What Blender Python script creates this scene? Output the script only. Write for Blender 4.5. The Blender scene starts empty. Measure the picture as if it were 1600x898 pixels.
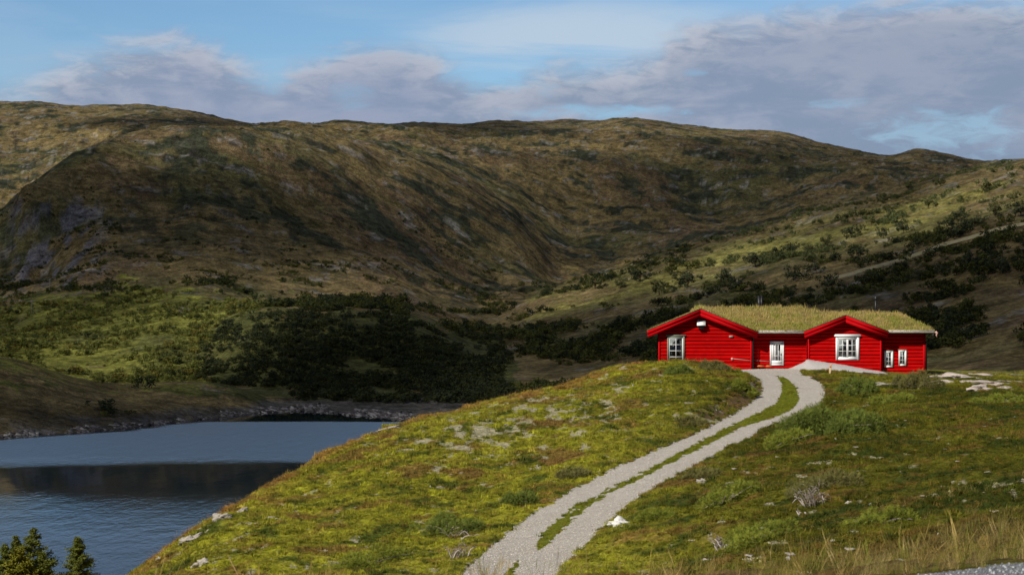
import bpy, math, random
import numpy as np
from mathutils import Vector

# ------------------------------------------------------------------ camera, world, sun, exposure
FP = 3111.0            # focal length in pixels of the 1600 px wide photograph
CX, CY = 800.0, 449.0
sc = bpy.context.scene
COL = sc.collection
cam = bpy.data.cameras.new('camera'); cam.sensor_width = 36; cam.lens = 70.0
cam.clip_start = 0.3; cam.clip_end = 40000
cam.dof.use_dof = True; cam.dof.focus_distance = 120; cam.dof.aperture_fstop = 5.0
co = bpy.data.objects.new('camera', cam); COL.objects.link(co)
co.location = (0, 0, 0); co.rotation_euler = (math.radians(90), 0, 0)
sc.camera = co
sc.view_settings.view_transform = 'Standard'; sc.view_settings.look = 'None'
sc.view_settings.exposure = 0.0; sc.view_settings.gamma = 1.0
sc.view_settings.use_curve_mapping = False
sc.cycles.max_bounces = 6; sc.cycles.diffuse_bounces = 2; sc.cycles.glossy_bounces = 3
sc.cycles.transparent_max_bounces = 12; sc.cycles.caustics_reflective = False; sc.cycles.caustics_refractive = False

SUN_EL = math.radians(37); SUN_AZ = math.radians(42)      # left of straight behind the camera
S = np.array([-math.sin(SUN_AZ)*math.cos(SUN_EL), -math.cos(SUN_AZ)*math.cos(SUN_EL), math.sin(SUN_EL)])
sun = bpy.data.lights.new('sun', 'SUN'); sun.energy = 5.0; sun.angle = math.radians(0.53); sun.color = (1.0, 0.94, 0.84)
so = bpy.data.objects.new('sun', sun); COL.objects.link(so)
so.rotation_euler = Vector(S).to_track_quat('Z', 'Y').to_euler()

class NT:
    """tiny node helper"""
    def __init__(s, nt): s.nt = nt
    def n(s, typ, **kw):
        nd = s.nt.nodes.new(typ)
        for k, v in kw.items(): setattr(nd, k, v)
        return nd
    def set(s, sock, v):
        if isinstance(v, bpy.types.NodeSocket): s.nt.links.new(v, sock)
        elif v is not None:
            if hasattr(sock.default_value, '__len__') and not hasattr(v, '__len__'): v = (v,)*len(sock.default_value)
            if hasattr(v, '__len__') and len(sock.default_value) == 4 and len(v) == 3: v = (*v, 1)
            sock.default_value = v
    def m(s, op, a, b=None, c=None, clamp=False):
        nd = s.n('ShaderNodeMath', operation=op); nd.use_clamp = clamp
        for i, v in enumerate((a, b, c)):
            if v is not None: s.set(nd.inputs[i], v)
        return nd.outputs[0]
    def vm(s, op, a, b=None):
        nd = s.n('ShaderNodeVectorMath', operation=op)
        s.set(nd.inputs[0], a)
        if b is not None: s.set(nd.inputs[1], b)
        return nd.outputs[0]
    def mix(s, f, a, b, blend='MIX'):
        nd = s.n('ShaderNodeMix', data_type='RGBA', blend_type=blend)
        s.set(nd.inputs[0], f); s.set(nd.inputs[6], a); s.set(nd.inputs[7], b)
        return nd.outputs[2]
    def noise(s, vec, scale, detail=4, rough=.55, dist=0):
        nd = s.n('ShaderNodeTexNoise'); s.set(nd.inputs['Vector'], vec)
        nd.inputs['Scale'].default_value = scale; nd.inputs['Detail'].default_value = detail
        nd.inputs['Roughness'].default_value = rough; nd.inputs['Distortion'].default_value = dist
        return nd.outputs[0]
    def ss(s, v, a, b, lo=0., hi=1.):
        nd = s.n('ShaderNodeMapRange', interpolation_type='SMOOTHSTEP')
        s.set(nd.inputs[0], v); nd.inputs[1].default_value = a; nd.inputs[2].default_value = b
        nd.inputs[3].default_value = lo; nd.inputs[4].default_value = hi
        return nd.outputs[0]
    def attr(s, name, typ='GEOMETRY'):
        return s.n('ShaderNodeAttribute', attribute_name=name, attribute_type=typ)

world = bpy.data.worlds.new('World'); sc.world = world; world.use_nodes = True
w = NT(world.node_tree); w.nt.nodes.clear()
sky = w.n('ShaderNodeTexSky', sky_type='NISHITA'); sky.sun_disc = False
sky.sun_elevation = SUN_EL; sky.sun_rotation = math.radians(180) + SUN_AZ
sky.altitude = 900; sky.air_density = 1.0; sky.dust_density = 0.6; sky.ozone_density = 2.0
SKYK = 0.085
tc = w.n('ShaderNodeTexCoord'); sep = w.n('ShaderNodeSeparateXYZ'); w.set(sep.inputs[0], tc.outputs['Generated'])
X_, Y_, Z_ = sep.outputs
az = w.m('ARCTAN2', X_, Y_)
hyp = w.m('SQRT', w.m('ADD', w.m('MULTIPLY', X_, X_), w.m('MULTIPLY', Y_, Y_)))
el = w.m('DIVIDE', Z_, w.m('MAXIMUM', hyp, .02))
colv = w.m('MULTIPLY_ADD', az, 3140/1600., .5)            # azimuth, 0..1 over the view
rowv = w.m('MULTIPLY_ADD', el, -3111., 449.)              # elevation measured down from the view's top
cmb = w.n('ShaderNodeCombineXYZ'); w.set(cmb.inputs[0], az); w.set(cmb.inputs[1], w.m('MULTIPLY', el, 1.7)); w.set(cmb.inputs[2], .37)
sv = cmb.outputs[0]
fc = w.n('ShaderNodeFloatCurve'); w.set(fc.inputs['Value'], colv)
pts = [(0,125),(60,112),(130,85),(200,62),(260,55),(340,70),(400,100),(430,108),(452,90),(500,80),(560,66),(640,66),(700,85),(760,110),(800,112),(830,92),(900,88),(980,85),(1030,70),(1060,38),(1120,24),(1200,14),(1320,5),(1600,-4)]
cu = fc.mapping.curves[0]
while len(cu.points) > 2: cu.points.remove(cu.points[0])
cu.points[0].location = (0, .5+pts[0][1]/400.); cu.points[1].location = (1, .5+pts[-1][1]/400.)
for c, r in pts[1:-1]: cu.points.new(c/1600., .5+r/400.)
fc.mapping.update()
top = w.m('MULTIPLY_ADD', fc.outputs[0], 400., -200.)
n1 = w.noise(sv, 12, 8, .58, .35); n2 = w.noise(sv, 22, 8, .6, .2); n3 = w.noise(sv, 5.5, 5, .5, .1)
n5 = w.noise(w.vm('MULTIPLY', sv, (.7, 1.2, 1.)), 75, 9, .62, .5)
n4 = w.noise(w.vm('MULTIPLY', sv, (.8, 1.3, 1.)), 26, 10, .62, .8)
edge = w.m('ADD', w.m('SUBTRACT', rowv, top), w.m('MULTIPLY', w.m('SUBTRACT', n4, .5), 120.))
edge = w.m('ADD', edge, w.m('MULTIPLY', w.m('SUBTRACT', n1, .5), 60.))
d = w.ss(edge, -14, 46)
for (gc, gr, rc, rr, k) in [(548,150,30,16,.3),(432,112,26,26,.6),(930,176,110,9,.7),(1312,166,34,7,.4),(1475,212,95,26,.5),(20,165,45,45,.4),(850,140,18,10,.5),(1085,115,18,5,.4)]:
    a = w.m('DIVIDE', w.m('SUBTRACT', colv, gc/1600.), rc/1600.); b = w.m('DIVIDE', w.m('SUBTRACT', rowv, float(gr)), float(rr))
    q = w.m('ADD', w.m('ADD', w.m('MULTIPLY', a, a), w.m('MULTIPLY', b, b)), w.m('MULTIPLY', w.m('SUBTRACT', n5, .5), 11.0))
    g = w.ss(q, -1.0, 2.6, k, 0.)
    d = w.m('MULTIPLY', d, w.m('SUBTRACT', 1., g))
# higher up, outside this view: broken cloud
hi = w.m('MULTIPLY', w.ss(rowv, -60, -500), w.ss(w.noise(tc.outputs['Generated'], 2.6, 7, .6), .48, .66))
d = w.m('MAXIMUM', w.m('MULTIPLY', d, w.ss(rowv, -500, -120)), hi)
rim = w.m('MULTIPLY', w.ss(edge, 95, 8), w.ss(edge, -20, 20))
lightn = w.ss(w.m('ADD', w.m('MULTIPLY', n1, .42), w.m('ADD', w.m('MULTIPLY', n4, .36), w.m('MULTIPLY', n5, .22))), .43, .60)
lightn = w.m('MULTIPLY', lightn, w.ss(colv, .98, .48, .45, 1.))
k = 1/SKYK
ccol = w.mix(lightn, tuple(v*k for v in (.235,.305,.43)), tuple(v*k for v in (.41,.445,.55)))
ccol = w.mix(w.m('MULTIPLY', w.ss(n3, .45, .62), .55), ccol, tuple(v*k for v in (.235,.30,.45)))
ccol = w.mix(w.m('MULTIPLY', rim, w.ss(w.m('ADD', w.m('MULTIPLY', n5, .5), w.m('MULTIPLY', n4, .5)), .42, .58, .1, .62)), ccol, tuple(v*k for v in (.60,.62,.67)))
cirr = w.noise(w.vm('MULTIPLY', sv, (1., 3.2, 1.)), 6, 7, .55, .6)
ca = w.m('DIVIDE', w.m('SUBTRACT', colv, 920/1600.), 300/1600.); cb = w.m('DIVIDE', w.m('SUBTRACT', rowv, 60.), 60.)
cq = w.m('ADD', w.m('MULTIPLY', ca, ca), w.m('MULTIPLY', cb, cb))
cm = w.m('MULTIPLY', w.ss(cq, 0., 1.5, 1., .22), w.ss(cirr, .38, .62, .12, .9))
skyb = w.mix(1.0, sky.outputs[0], (.80,1.03,1.20,1), 'MULTIPLY')
base = w.mix(cm, skyb, tuple(v*k for v in (.50,.61,.73)))
wc = w.mix(d, base, ccol)
wc = w.mix(w.m('MULTIPLY', w.m('MULTIPLY', w.ss(rowv, -30, -200), w.ss(rowv, -1500, -900)), w.ss(w.noise(tc.outputs['Generated'], 5., 6, .6), .30, .55, .45, .9)), wc, tuple(v*k for v in (.42,.60,.90)))    # unseen bright sky added above the view, lifts the lake's reflection
side = w.m('MAXIMUM', w.ss(w.m('ABSOLUTE', w.m('SUBTRACT', colv, .5)), .62, 1.1), w.ss(rowv, -700, -1700))    # unseen sky beyond this view, darkened to cut the skylight
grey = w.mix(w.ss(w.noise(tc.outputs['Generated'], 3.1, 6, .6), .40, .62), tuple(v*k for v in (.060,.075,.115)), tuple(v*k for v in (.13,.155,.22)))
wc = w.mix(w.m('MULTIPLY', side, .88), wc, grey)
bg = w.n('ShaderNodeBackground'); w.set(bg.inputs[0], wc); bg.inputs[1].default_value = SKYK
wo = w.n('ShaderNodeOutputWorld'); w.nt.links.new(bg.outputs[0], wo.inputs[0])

# ------------------------------------------------------------------ numeric helpers
rng = np.random.default_rng(7)
def _hash(ix, iy, seed):
    h = (ix.astype(np.int64)*374761393 + iy.astype(np.int64)*668265263 + seed*1442695041) & 0xffffffff
    h = ((h ^ (h >> 13))*1274126177) & 0xffffffff
    return (h ^ (h >> 16)) & 0xffff
def perlin(x, y, seed=0):
    x = np.asarray(x, float); y = np.asarray(y, float)
    xi = np.floor(x); yi = np.floor(y); fx = x-xi; fy = y-yi
    ux = fx*fx*fx*(fx*(fx*6-15)+10); uy = fy*fy*fy*(fy*(fy*6-15)+10)
    def g(a, b):
        an = _hash(xi+a, yi+b, seed)*(2*math.pi/65536.)
        return np.cos(an)*(fx-a) + np.sin(an)*(fy-b)
    return 1.5*((g(0,0)*(1-ux)+g(1,0)*ux)*(1-uy) + (g(0,1)*(1-ux)+g(1,1)*ux)*uy)
def fbm(x, y, oct=4, seed=0, gain=.5):
    t = 0; a = 1.
    for i in range(oct):
        t = t + a*perlin(x*2**i + 17.3*i, y*2**i - 9.1*i, seed+i); a *= gain
    return t
def sstep(v, a, b): t = np.clip((v-a)/(b-a), 0, 1); return t*t*(3-2*t)
def pchip_cols(xk, yk, xq):
    """monotone cubic through (xk, yk) at xq, 1-D"""
    xk = np.asarray(xk, float); yk = np.asarray(yk, float)
    X = np.broadcast_to(xk, (len(xq), len(xk))); Y = np.broadcast_to(yk, (len(xq), len(xk)))
    return pchip_rows(X, Y, np.asarray(xq, float))
def pchip_rows(X, Y, q):
    """for each row i: knots X[i], values Y[i], evaluated at q[i]"""
    h = np.diff(X, axis=1); dl = np.diff(Y, axis=1)/h
    m = np.zeros_like(Y)
    w1 = 2*h[:,1:]+h[:,:-1]; w2 = h[:,1:]+2*h[:,:-1]
    same = (dl[:,1:]*dl[:,:-1]) > 0
    with np.errstate(divide='ignore', invalid='ignore'):
        mm = (w1+w2)/(w1/dl[:,:-1]+w2/dl[:,1:])
    m[:,1:-1] = np.where(same, mm, 0); m[:,0] = dl[:,0]; m[:,-1] = dl[:,-1]
    K = X.shape[1]
    q = np.clip(q, X[:,0], X[:,-1])
    i = np.clip((X <= q[:,None]).sum(1)-1, 0, K-2); r = np.arange(len(q))
    hh = h[r,i]; t = (q-X[r,i])/hh
    return ((1+2*t)*(1-t)**2)*Y[r,i] + (t*(1-t)**2)*hh*m[r,i] + (t*t*(3-2*t))*Y[r,i+1] + (t*t*(t-1))*hh*m[r,i+1]
class Terrain:
    """ridges and feet of slopes given as lines: column -> (distance, height)"""
    def __init__(s, lines):
        s.c = np.arange(-700, 2301, 4.)
        D = []; R = []
        for L in lines:
            c = [p[0] for p in L]
            D.append(np.interp(s.c, c, [p[1] for p in L])); R.append(pchip_cols(c, [p[2] for p in L], s.c))
        s.D = np.array(D).T; s.R = np.array(R).T
        ker = np.ones(9)/9
        for a in (s.D, s.R):
            for j in range(a.shape[1]):
                a[:,j] = np.convolve(np.pad(a[:,j], 4, mode='edge'), ker, 'valid')
        s.Z = (CY-s.R)/FP*s.D
    def row(s, col, Y):
        col = np.asarray(col, float).ravel(); Y = np.asarray(Y, float).ravel(); out = np.empty_like(col)
        for a in range(0, len(col), 100000):
            c = np.clip((col[a:a+100000]-s.c[0])/4., 0, len(s.c)-1.001); i = c.astype(int); f = (c-i)[:,None]
            D = s.D[i]*(1-f)+s.D[i+1]*f; Zk = s.Z[i]*(1-f)+s.Z[i+1]*f
            y = Y[a:a+100000]
            out[a:a+100000] = pchip_rows(D, Zk, y)
        return out    # height
def colof(x, y): return CX+FP*x/y
def rowof(z, y): return CY-FP*z/y

# ------------------------------------------------------------------ mesh / object helpers
def mesh_obj(name, V, F, mats=None, parent=None, smooth=False, attrs=None, midx=None, edges=None, **props):
    me = bpy.data.meshes.new(name)
    V = np.asarray(V, np.float32).reshape(-1, 3)
    me.vertices.add(len(V)); me.vertices.foreach_set('co', V.ravel())
    if F is not None and len(F):
        if isinstance(F, np.ndarray):
            k = F.shape[1]; lens = np.full(len(F), k, np.int32); fl = F.ravel().astype(np.int32)
        else:
            lens = np.array([len(f) for f in F], np.int32); fl = np.concatenate([np.asarray(f, np.int32) for f in F])
        me.loops.add(len(fl)); me.loops.foreach_set('vertex_index', fl)
        st = np.zeros(len(lens), np.int32); st[1:] = np.cumsum(lens)[:-1]
        me.polygons.add(len(lens)); me.polygons.foreach_set('loop_start', st); me.polygons.foreach_set('loop_total', lens)
        if midx is not None: me.polygons.foreach_set('material_index', np.asarray(midx, np.int32))
        if smooth: me.polygons.foreach_set('use_smooth', np.ones(len(lens), bool))
    me.update(calc_edges=True)
    for n_, (t_, a_) in (attrs or {}).items():
        at = me.attributes.new(n_, t_, 'POINT')
        key = 'color' if 'COLOR' in t_ else ('vector' if t_ == 'FLOAT_VECTOR' else 'value')
        at.data.foreach_set(key, np.asarray(a_, np.int32 if t_ == 'INT' else np.float32).ravel())
    for m in (mats if isinstance(mats, (list, tuple)) else [mats] if mats else []): me.materials.append(m)
    o = bpy.data.objects.new(name, me); COL.objects.link(o)
    if parent is not None: o.parent = parent
    for k_, v in props.items(): o[k_] = v
    return o
def empty(name, loc=(0,0,0), label=None, cat=None, group=None):
    o = bpy.data.objects.new(name, None); COL.objects.link(o); o.location = loc; o.empty_display_size = .3
    if label: o['label'] = label
    if cat: o['category'] = cat
    if group: o['group'] = group
    return o
class MB:
    def __init__(s): s.v = []; s.f = []
    def add(s, V, F):
        b = len(s.v); s.v += [tuple(map(float, p)) for p in V]; s.f += [tuple(i+b for i in f) for f in F]
    def box(s, x0, x1, y0, y1, z0, z1):
        V = [(x,y,z) for x in (x0,x1) for y in (y0,y1) for z in (z0,z1)]
        s.add(V, [(0,1,3,2),(4,6,7,5),(0,4,5,1),(2,3,7,6),(0,2,6,4),(1,5,7,3)])
    def prism(s, pts, y0, y1):
        """polygon of (x, z) pushed from y0 to y1"""
        n = len(pts); V = [(x,y0,z) for x,z in pts]+[(x,y1,z) for x,z in pts]
        s.add(V, [tuple(range(n)), tuple(range(2*n-1, n-1, -1))]+[(i, i+n, (i+1)%n+n, (i+1)%n) for i in range(n)])
    def tube(s, P, R, k=6, cap=True):
        P = [Vector(p) for p in P]
        if not hasattr(R, '__len__'): R = [R]*len(P)
        R = [float(q_) for q_ in R]; rings = []; up = Vector((.31,.17,.93))
        for i, p in enumerate(P):
            d = (P[min(i+1,len(P)-1)]-P[max(i-1,0)]).normalized()
            a = d.cross(up)
            if a.length < .05: a = d.cross(Vector((1,0,0)))
            a.normalize(); b = d.cross(a)
            rings.append([p+R[i]*(math.cos(t)*a+math.sin(t)*b) for t in [2*math.pi*j/k for j in range(k)]])
        V = [q for r in rings for q in r]; F = []
        for i in range(len(P)-1):
            for j in range(k): F.append((i*k+j, i*k+(j+1)%k, (i+1)*k+(j+1)%k, (i+1)*k+j))
        if cap: F += [tuple(range(k-1,-1,-1)), tuple((len(P)-1)*k+j for j in range(k))]
        s.add(V, F)
    def build(s, name, mat, parent=None, origin=(0,0,0), **kw):
        V = np.array(s.v)-np.array(origin)
        return mesh_obj(name, V, s.f, mat, parent, **kw)

# ------------------------------------------------------------------ materials
def mat(name, color, rough=.8, noise=None, bump=None, spec=.3, metal=0.):
    """noise: (scale, amount 0..1, second colour); bump: (scale, strength, distance)"""
    m = bpy.data.materials.new(name); m.use_nodes = True; t = NT(m.node_tree); bs = t.nt.nodes['Principled BSDF']
    bs.inputs['Roughness'].default_value = rough; bs.inputs['Specular IOR Level'].default_value = spec; bs.inputs['Metallic'].default_value = metal
    geo = t.n('ShaderNodeNewGeometry').outputs['Position']; c = color
    if noise:
        for sc_, am, c2 in (noise if isinstance(noise, list) else [noise]):
            c = t.mix(t.m('MULTIPLY', t.ss(t.noise(geo, sc_, 5, .6), .42, .62), am), c, c2)
    t.set(bs.inputs['Base Color'], c)
    if bump:
        b = t.n('ShaderNodeBump'); b.inputs['Strength'].default_value = bump[1]; b.inputs['Distance'].default_value = bump[2]
        t.set(b.inputs['Height'], t.noise(geo, bump[0], 6, .6)); t.set(bs.inputs['Normal'], b.outputs[0])
    return m
def tint_mat(name, attr='tint', inst=False, var=.35, scales=(3., 14.), bumpd=None, trans=.0, rough=.9, spec=.03, rnd=0.):
    """base colour from a colour attribute (vegetation map), broken up by noise in the world"""
    m = bpy.data.materials.new(name); m.use_nodes = True; t = NT(m.node_tree); bs = t.nt.nodes['Principled BSDF']
    geo = t.n('ShaderNodeNewGeometry').outputs['Position']
    c = t.attr(attr, 'INSTANCER' if inst else 'GEOMETRY').outputs['Color']
    for i, s_ in enumerate(scales):
        f = t.ss(t.noise(geo, s_, 5, .65), .3, .7, 1-var, 1+var)
        g = t.n('ShaderNodeCombineXYZ')
        for j in range(3): t.set(g.inputs[j], f)
        c = t.vm('MULTIPLY', c, g.outputs[0])
    if rnd:
        ri = t.n('ShaderNodeObjectInfo').outputs['Random']
        c = t.vm('SCALE', c); t.set(c.node.inputs['Scale'], t.m('MULTIPLY_ADD', ri, 2*rnd, 1-rnd))
    t.set(bs.inputs['Base Color'], c); bs.inputs['Roughness'].default_value = rough; bs.inputs['Specular IOR Level'].default_value = spec
    if bumpd:
        b = t.n('ShaderNodeBump'); b.inputs['Strength'].default_value = bumpd[1]; b.inputs['Distance'].default_value = bumpd[2]
        t.set(b.inputs['Height'], t.noise(geo, bumpd[0], 8, .65)); t.set(bs.inputs['Normal'], b.outputs[0])
    if trans:
        tr = t.n('ShaderNodeBsdfTranslucent'); t.set(tr.inputs[0], c)
        mx = t.n('ShaderNodeMixShader'); mx.inputs[0].default_value = trans
        t.nt.links.new(bs.outputs[0], mx.inputs[1]); t.nt.links.new(tr.outputs[0], mx.inputs[2])
        t.nt.links.new(mx.outputs[0], t.nt.nodes['Material Output'].inputs[0])
    return m

# ------------------------------------------------------------------ the land: near ridge with the cabin
def L(*p): return list(p)
FG = [
 L((-700,1.5,4000),(2300,1.5,4000)),
 L((-700,8,1190),(2300,8,1190)),
 L((-700,15.5,1000),(0,15.5,965),(500,15.5,935),(900,15.5,925),(1200,15.5,922),(1425,16.0,908),(1600,16.5,890),(2300,17,860)),
 L((-700,21,1020),(0,21,985),(500,21,950),(900,21,925),(1200,21,905),(1425,20,885),(1600,19,869),(2300,18,850)),
 L((-700,33,1050),(0,33,1010),(205,33,975),(500,34,940),(800,34,925),(1000,34,905),(1200,34,870),(1400,32,838),(1600,30,815),(2300,28,790)),
 L((-700,41,1060),(0,41,1020),(205,43,960),(350,45,930),(500,49,893),(800,50,880),(1000,50,855),(1200,50,800),(1400,50,768),(1600,50,745),(2300,50,700)),
 L((-700,48,1070),(0,48,1020),(205,52,938),(350,56,885),(500,63,842),(800,66,810),(1000,66,772),(1200,66,735),(1400,66,712),(1600,66,696),(2300,66,660)),
 L((-700,55,1080),(0,55,1020),(205,60,915),(350,67,832),(500,78,775),(640,82,742),(800,86,720),(1000,87,694),(1200,87,676),(1400,87,660),(1600,87,650),(2300,87,620)),
 L((-700,62,1100),(0,64,1030),(205,68,900),(270,71,858),(340,75,812),(400,82,772),(455,87,742),(500,92,714),(560,97,687),(640,103,664),(760,107,643),(900,107,635),(1000,106,628),(1200,105,637),(1400,105,628),(1600,104,622),(2300,104,600)),
 L((-700,70,1120),(0,74,1050),(205,78,925),(270,81,885),(340,84,838),(400,90,790),(455,95,760),(500,98,730),(560,103,700),(640,108,668),(700,112,650),(760,115,637),(830,118,618),(900,120,601),(1000,122,575),(1060,123,573),(1140,123,577),(1200,123,580),(1300,123,583),(1400,123,594),(1500,124,590),(1600,124,597),(2300,124,580)),
 L((-700,82,1120),(0,86,1060),(205,90,960),(340,96,900),(455,106,800),(560,112,730),(640,116,690),(760,122,650),(900,126,608),(960,128,578),(1000,129,575),(1060,130,574),(1140,130,577),(1200,130,575),(1300,130,576),(1400,130,582),(1500,134,586),(1600,138,581),(2300,138,570)),
 L((-700,100,1200),(0,105,1100),(340,110,1000),(560,120,800),(760,130,680),(900,136,625),(1000,142,578),(1200,142,574),(1440,142,578),(1600,150,581),(2300,150,575)),
 L((-700,150,1010),(0,150,1010),(205,155,1010),(500,170,960),(800,180,800),(1000,185,700),(1200,185,670),(1600,185,650),(2300,185,640)),
 L((-700,290,930),(0,290,930),(500,300,890),(800,310,880),(1200,320,850),(1600,330,800),(2300,330,790)),
 L((-700,420,770),(500,420,770),(1200,430,760),(1600,440,745),(2300,440,745)),
]
fg = Terrain(FG)
MX0, MY0 = (1262-CX)/FP*128.7, 128.7            # gravel heap in front of the cabin
def heap(x, y):
    l = MX0-x; r = x-MX0
    prof = np.where(l > 0, np.clip(1-l/1.15, 0, 1), np.clip(1-r/5.6, 0, 1)**1.15)
    cy = MY0-.02*np.clip(r, 0, 6)
    acr = np.clip(1-((y-cy)/1.7)**2, 0, 1)
    return .62*prof*acr
TRL = [(700,912),(715,898),(757,858),(800,824),(850,789),(930,745),(1000,712),(1080,679),(1140,650),(1175,628),(1192,609),(1190,594),(1168,582),(1135,575)]
TRR = [(862,912),(880,884),(902,862),(938,826),(992,781),(1058,742),(1130,704),(1200,673),(1248,650),(1282,634),(1292,614),(1286,600),(1268,589),(1250,582),(1262,574)]
GSL = [(782,906),(792,888),(806,876),(836,850),(852,826),(896,790),(950,760),(985,747),(1020,727),(1056,709),(1105,683),(1150,659),(1187,643),(1214,627),(1222,610),(1219,592),(1212,586)]
GSR = [(795,906),(806,888),(814,878),(846,854),(878,828),(914,794),(962,764),(996,749),(1034,729),(1070,711),(1118,687),(1155,667),(1203,653),(1240,637),(1249,622),(1244,602),(1226,588)]
def inpoly(x, y, P):
    P = np.array(P, float); ins = np.zeros(x.shape, bool); j = len(P)-1
    for i in range(len(P)):
        xi, yi = P[i]; xj, yj = P[j]
        with np.errstate(divide='ignore', invalid='ignore'):
            c = ((yi > y) != (yj > y)) & (x < (xj-xi)*(y-yi)/(yj-yi+1e-9)+xi)
        ins ^= c; j = i
    return ins
TRK = TRL + [(1150,571),(1240,571)] + TRR[::-1]
GST = GSL + GSR[::-1]
def dist_poly(x, y, P):
    best = np.full(x.shape, 1e9)
    for (x0,y0),(x1,y1) in zip(P[:-1], P[1:]):
        dx, dy = x1-x0, y1-y0; t = np.clip(((x-x0)*dx+(y-y0)*dy)/(dx*dx+dy*dy), 0, 1)
        best = np.minimum(best, np.hypot(x-x0-t*dx, (y-y0-t*dy)*1.6))
    return best
def fg_base(x, y): return fg.row(colof(x, y), y)
def fg_masks(x, y, z0):
    """track, grass strip, heap, road masks; x,y,z0 arrays (z0 the smooth ground)"""
    c = colof(x, y); r = rowof(z0, y)
    wob = 1.0+.0*c
    jc = c+ (fbm(x*1.3, y*1.3, 3, 31)*4 + fbm(x*5, y*5, 2, 37)*3.)*np.clip(60/y, .3, 1.2); jr = r + fbm(x*1.1, y*1.1, 3, 33)*3*np.clip(60/y, .3, 1.2)
    near = (y < 131) & (y > 24)
    tr = inpoly(jc, jr, TRK) & near
    gs = inpoly(jc, jr, GST) & near
    patch = fbm(x*1.6, y*1.6, 3, 41)
    gs &= ~((patch > .22) & (c < 985) & (c > 890)) & ~((c < 838) & (c > 812))
    hp = (heap(x, y) > .05+.05*fbm(x*2, y*2, 2, 9)) & (y < 130.6)
    rd = (y < 17.2+.8*(c-1500)/175.+.25*fbm(x*2, y*2, 3, 5)) & (y < 21)
    ds = dist_poly(c, r, TRL)
    return tr & ~gs & ~hp, gs, hp & ~tr | hp, rd, ds
def fg_height(x, y, fine=True):
    x = np.asarray(x, float).ravel(); y = np.asarray(y, float).ravel()
    z0 = fg_base(x, y); c = colof(x, y); r = rowof(z0, y)
    off = np.full(x.shape, 1.)
    m = (y > 24) & (y < 131)
    tin = np.zeros(x.shape, bool); tin[m] = inpoly(c[m], r[m], TRK)
    dl = np.full(x.shape, 1e3); dl[m] = np.minimum(dist_poly(c[m], r[m], TRL), dist_poly(c[m], r[m], TRR))/FP*y[m]
    away = np.where(tin, 0, sstep(dl, .0, .9))
    rd = sstep(y, 17.5+.8*(c-1500)/175., 20.5+.8*(c-1500)/175.)
    nearhouse = 1-sstep(y, 112, 122)*sstep(c, 930, 1010)*.85
    z = z0 + away*rd*nearhouse*(.30*fbm(x/7, y/7, 3, 51) + .10*fbm(x/1.6, y/1.6, 3, 52) + (.045*fbm(x/.42, y/.42, 3, 53) if fine else 0)) + away*rd*.02
    # cut bank along the track's far left side
    dL = np.full(x.shape, 1e3); dL[m] = dist_poly(c[m], r[m], TRL)/FP*y[m]
    left = (~tin) & (c < 1215) & (c > 600)
    z += np.where(left, .38*sstep(dL, .05, .9)*(1-.6*sstep(dL, 2, 9))*sstep(y, 78, 100)*(1-sstep(y, 121, 126)), 0)
    z += np.where(tin, -.04+.015*fbm(x/.5, y/.5, 2, 54), 0)
    z += heap(x, y)*(1+.06*fbm(x*3, y*3, 2, 3))
    return z
def ground_at(col, row, y0=24., y1=150.):
    """world point of the near land seen in direction col,row"""
    Y = np.concatenate([np.arange(y0, 60, .25), np.arange(60, y1, .25)]); x = (col-CX)/FP*Y
    z = fg_height(x, Y, False); r = rowof(z, Y)
    k_ = np.where(r <= row)[0]
    i = k_[0] if len(k_) else len(Y)-1
    return np.array([x[i], Y[i], z[i]])

def mixc(a, b, t): return a*(1-t)[:,None] + np.array(b)[None,:]*t[:,None]
def heath_tint(x, y):
    c = colof(x, y)
    A = fbm(x/7, y/7, 3, 71); B = fbm(x/1.8, y/1.8, 3, 72); C_ = fbm(x/.55, y/.9, 3, 73); Dn = fbm(x/3.2, y/3.2, 3, 74)
    t = np.tile(np.array([.190,.183,.020]), (len(x), 1))
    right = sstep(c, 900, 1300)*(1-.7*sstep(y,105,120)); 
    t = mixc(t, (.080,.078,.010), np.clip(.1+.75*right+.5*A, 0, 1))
    t = mixc(t, (.155,.088,.028), .75*sstep(Dn+.35*C_, .22, .72))
    t = mixc(t, (.045,.062,.012), .85*sstep(B+.3*A+.18*right, .22, .62))
    t = mixc(t, (.228,.228,.018), .6*sstep(-B+.4*C_+.15-.75*right, .25, .7))
    t = mixc(t, (.15,.085,.030), .75*sstep(fbm(x/4, y/4, 3, 75)-.25*right, .38, .62))
    # reddish crest of the ridge on the lake side, purple heather by the heap
    crest = np.interp(c, [205,340,500,640,760,900,1000], [68,75,92,103,113,118,121])
    t = mixc(t, (.24,.125,.035), .75*sstep(y-crest, -6, -.5)*sstep(c, 150, 250)*(1-sstep(c, 990, 1060))*sstep(B, -.6, .4))
    t = mixc(t, (.17,.115,.045), .75*sstep(-y, -40, -26)*sstep(A+B, -.5, .5))
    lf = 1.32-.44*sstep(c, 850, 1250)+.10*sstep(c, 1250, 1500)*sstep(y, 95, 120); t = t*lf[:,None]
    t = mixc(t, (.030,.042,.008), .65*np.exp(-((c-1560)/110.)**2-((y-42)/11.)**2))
    return np.clip(t*(1+.30*C_+.35*fbm(x/.22, y/.3, 2, 79))[:,None], .003, 1)
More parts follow.
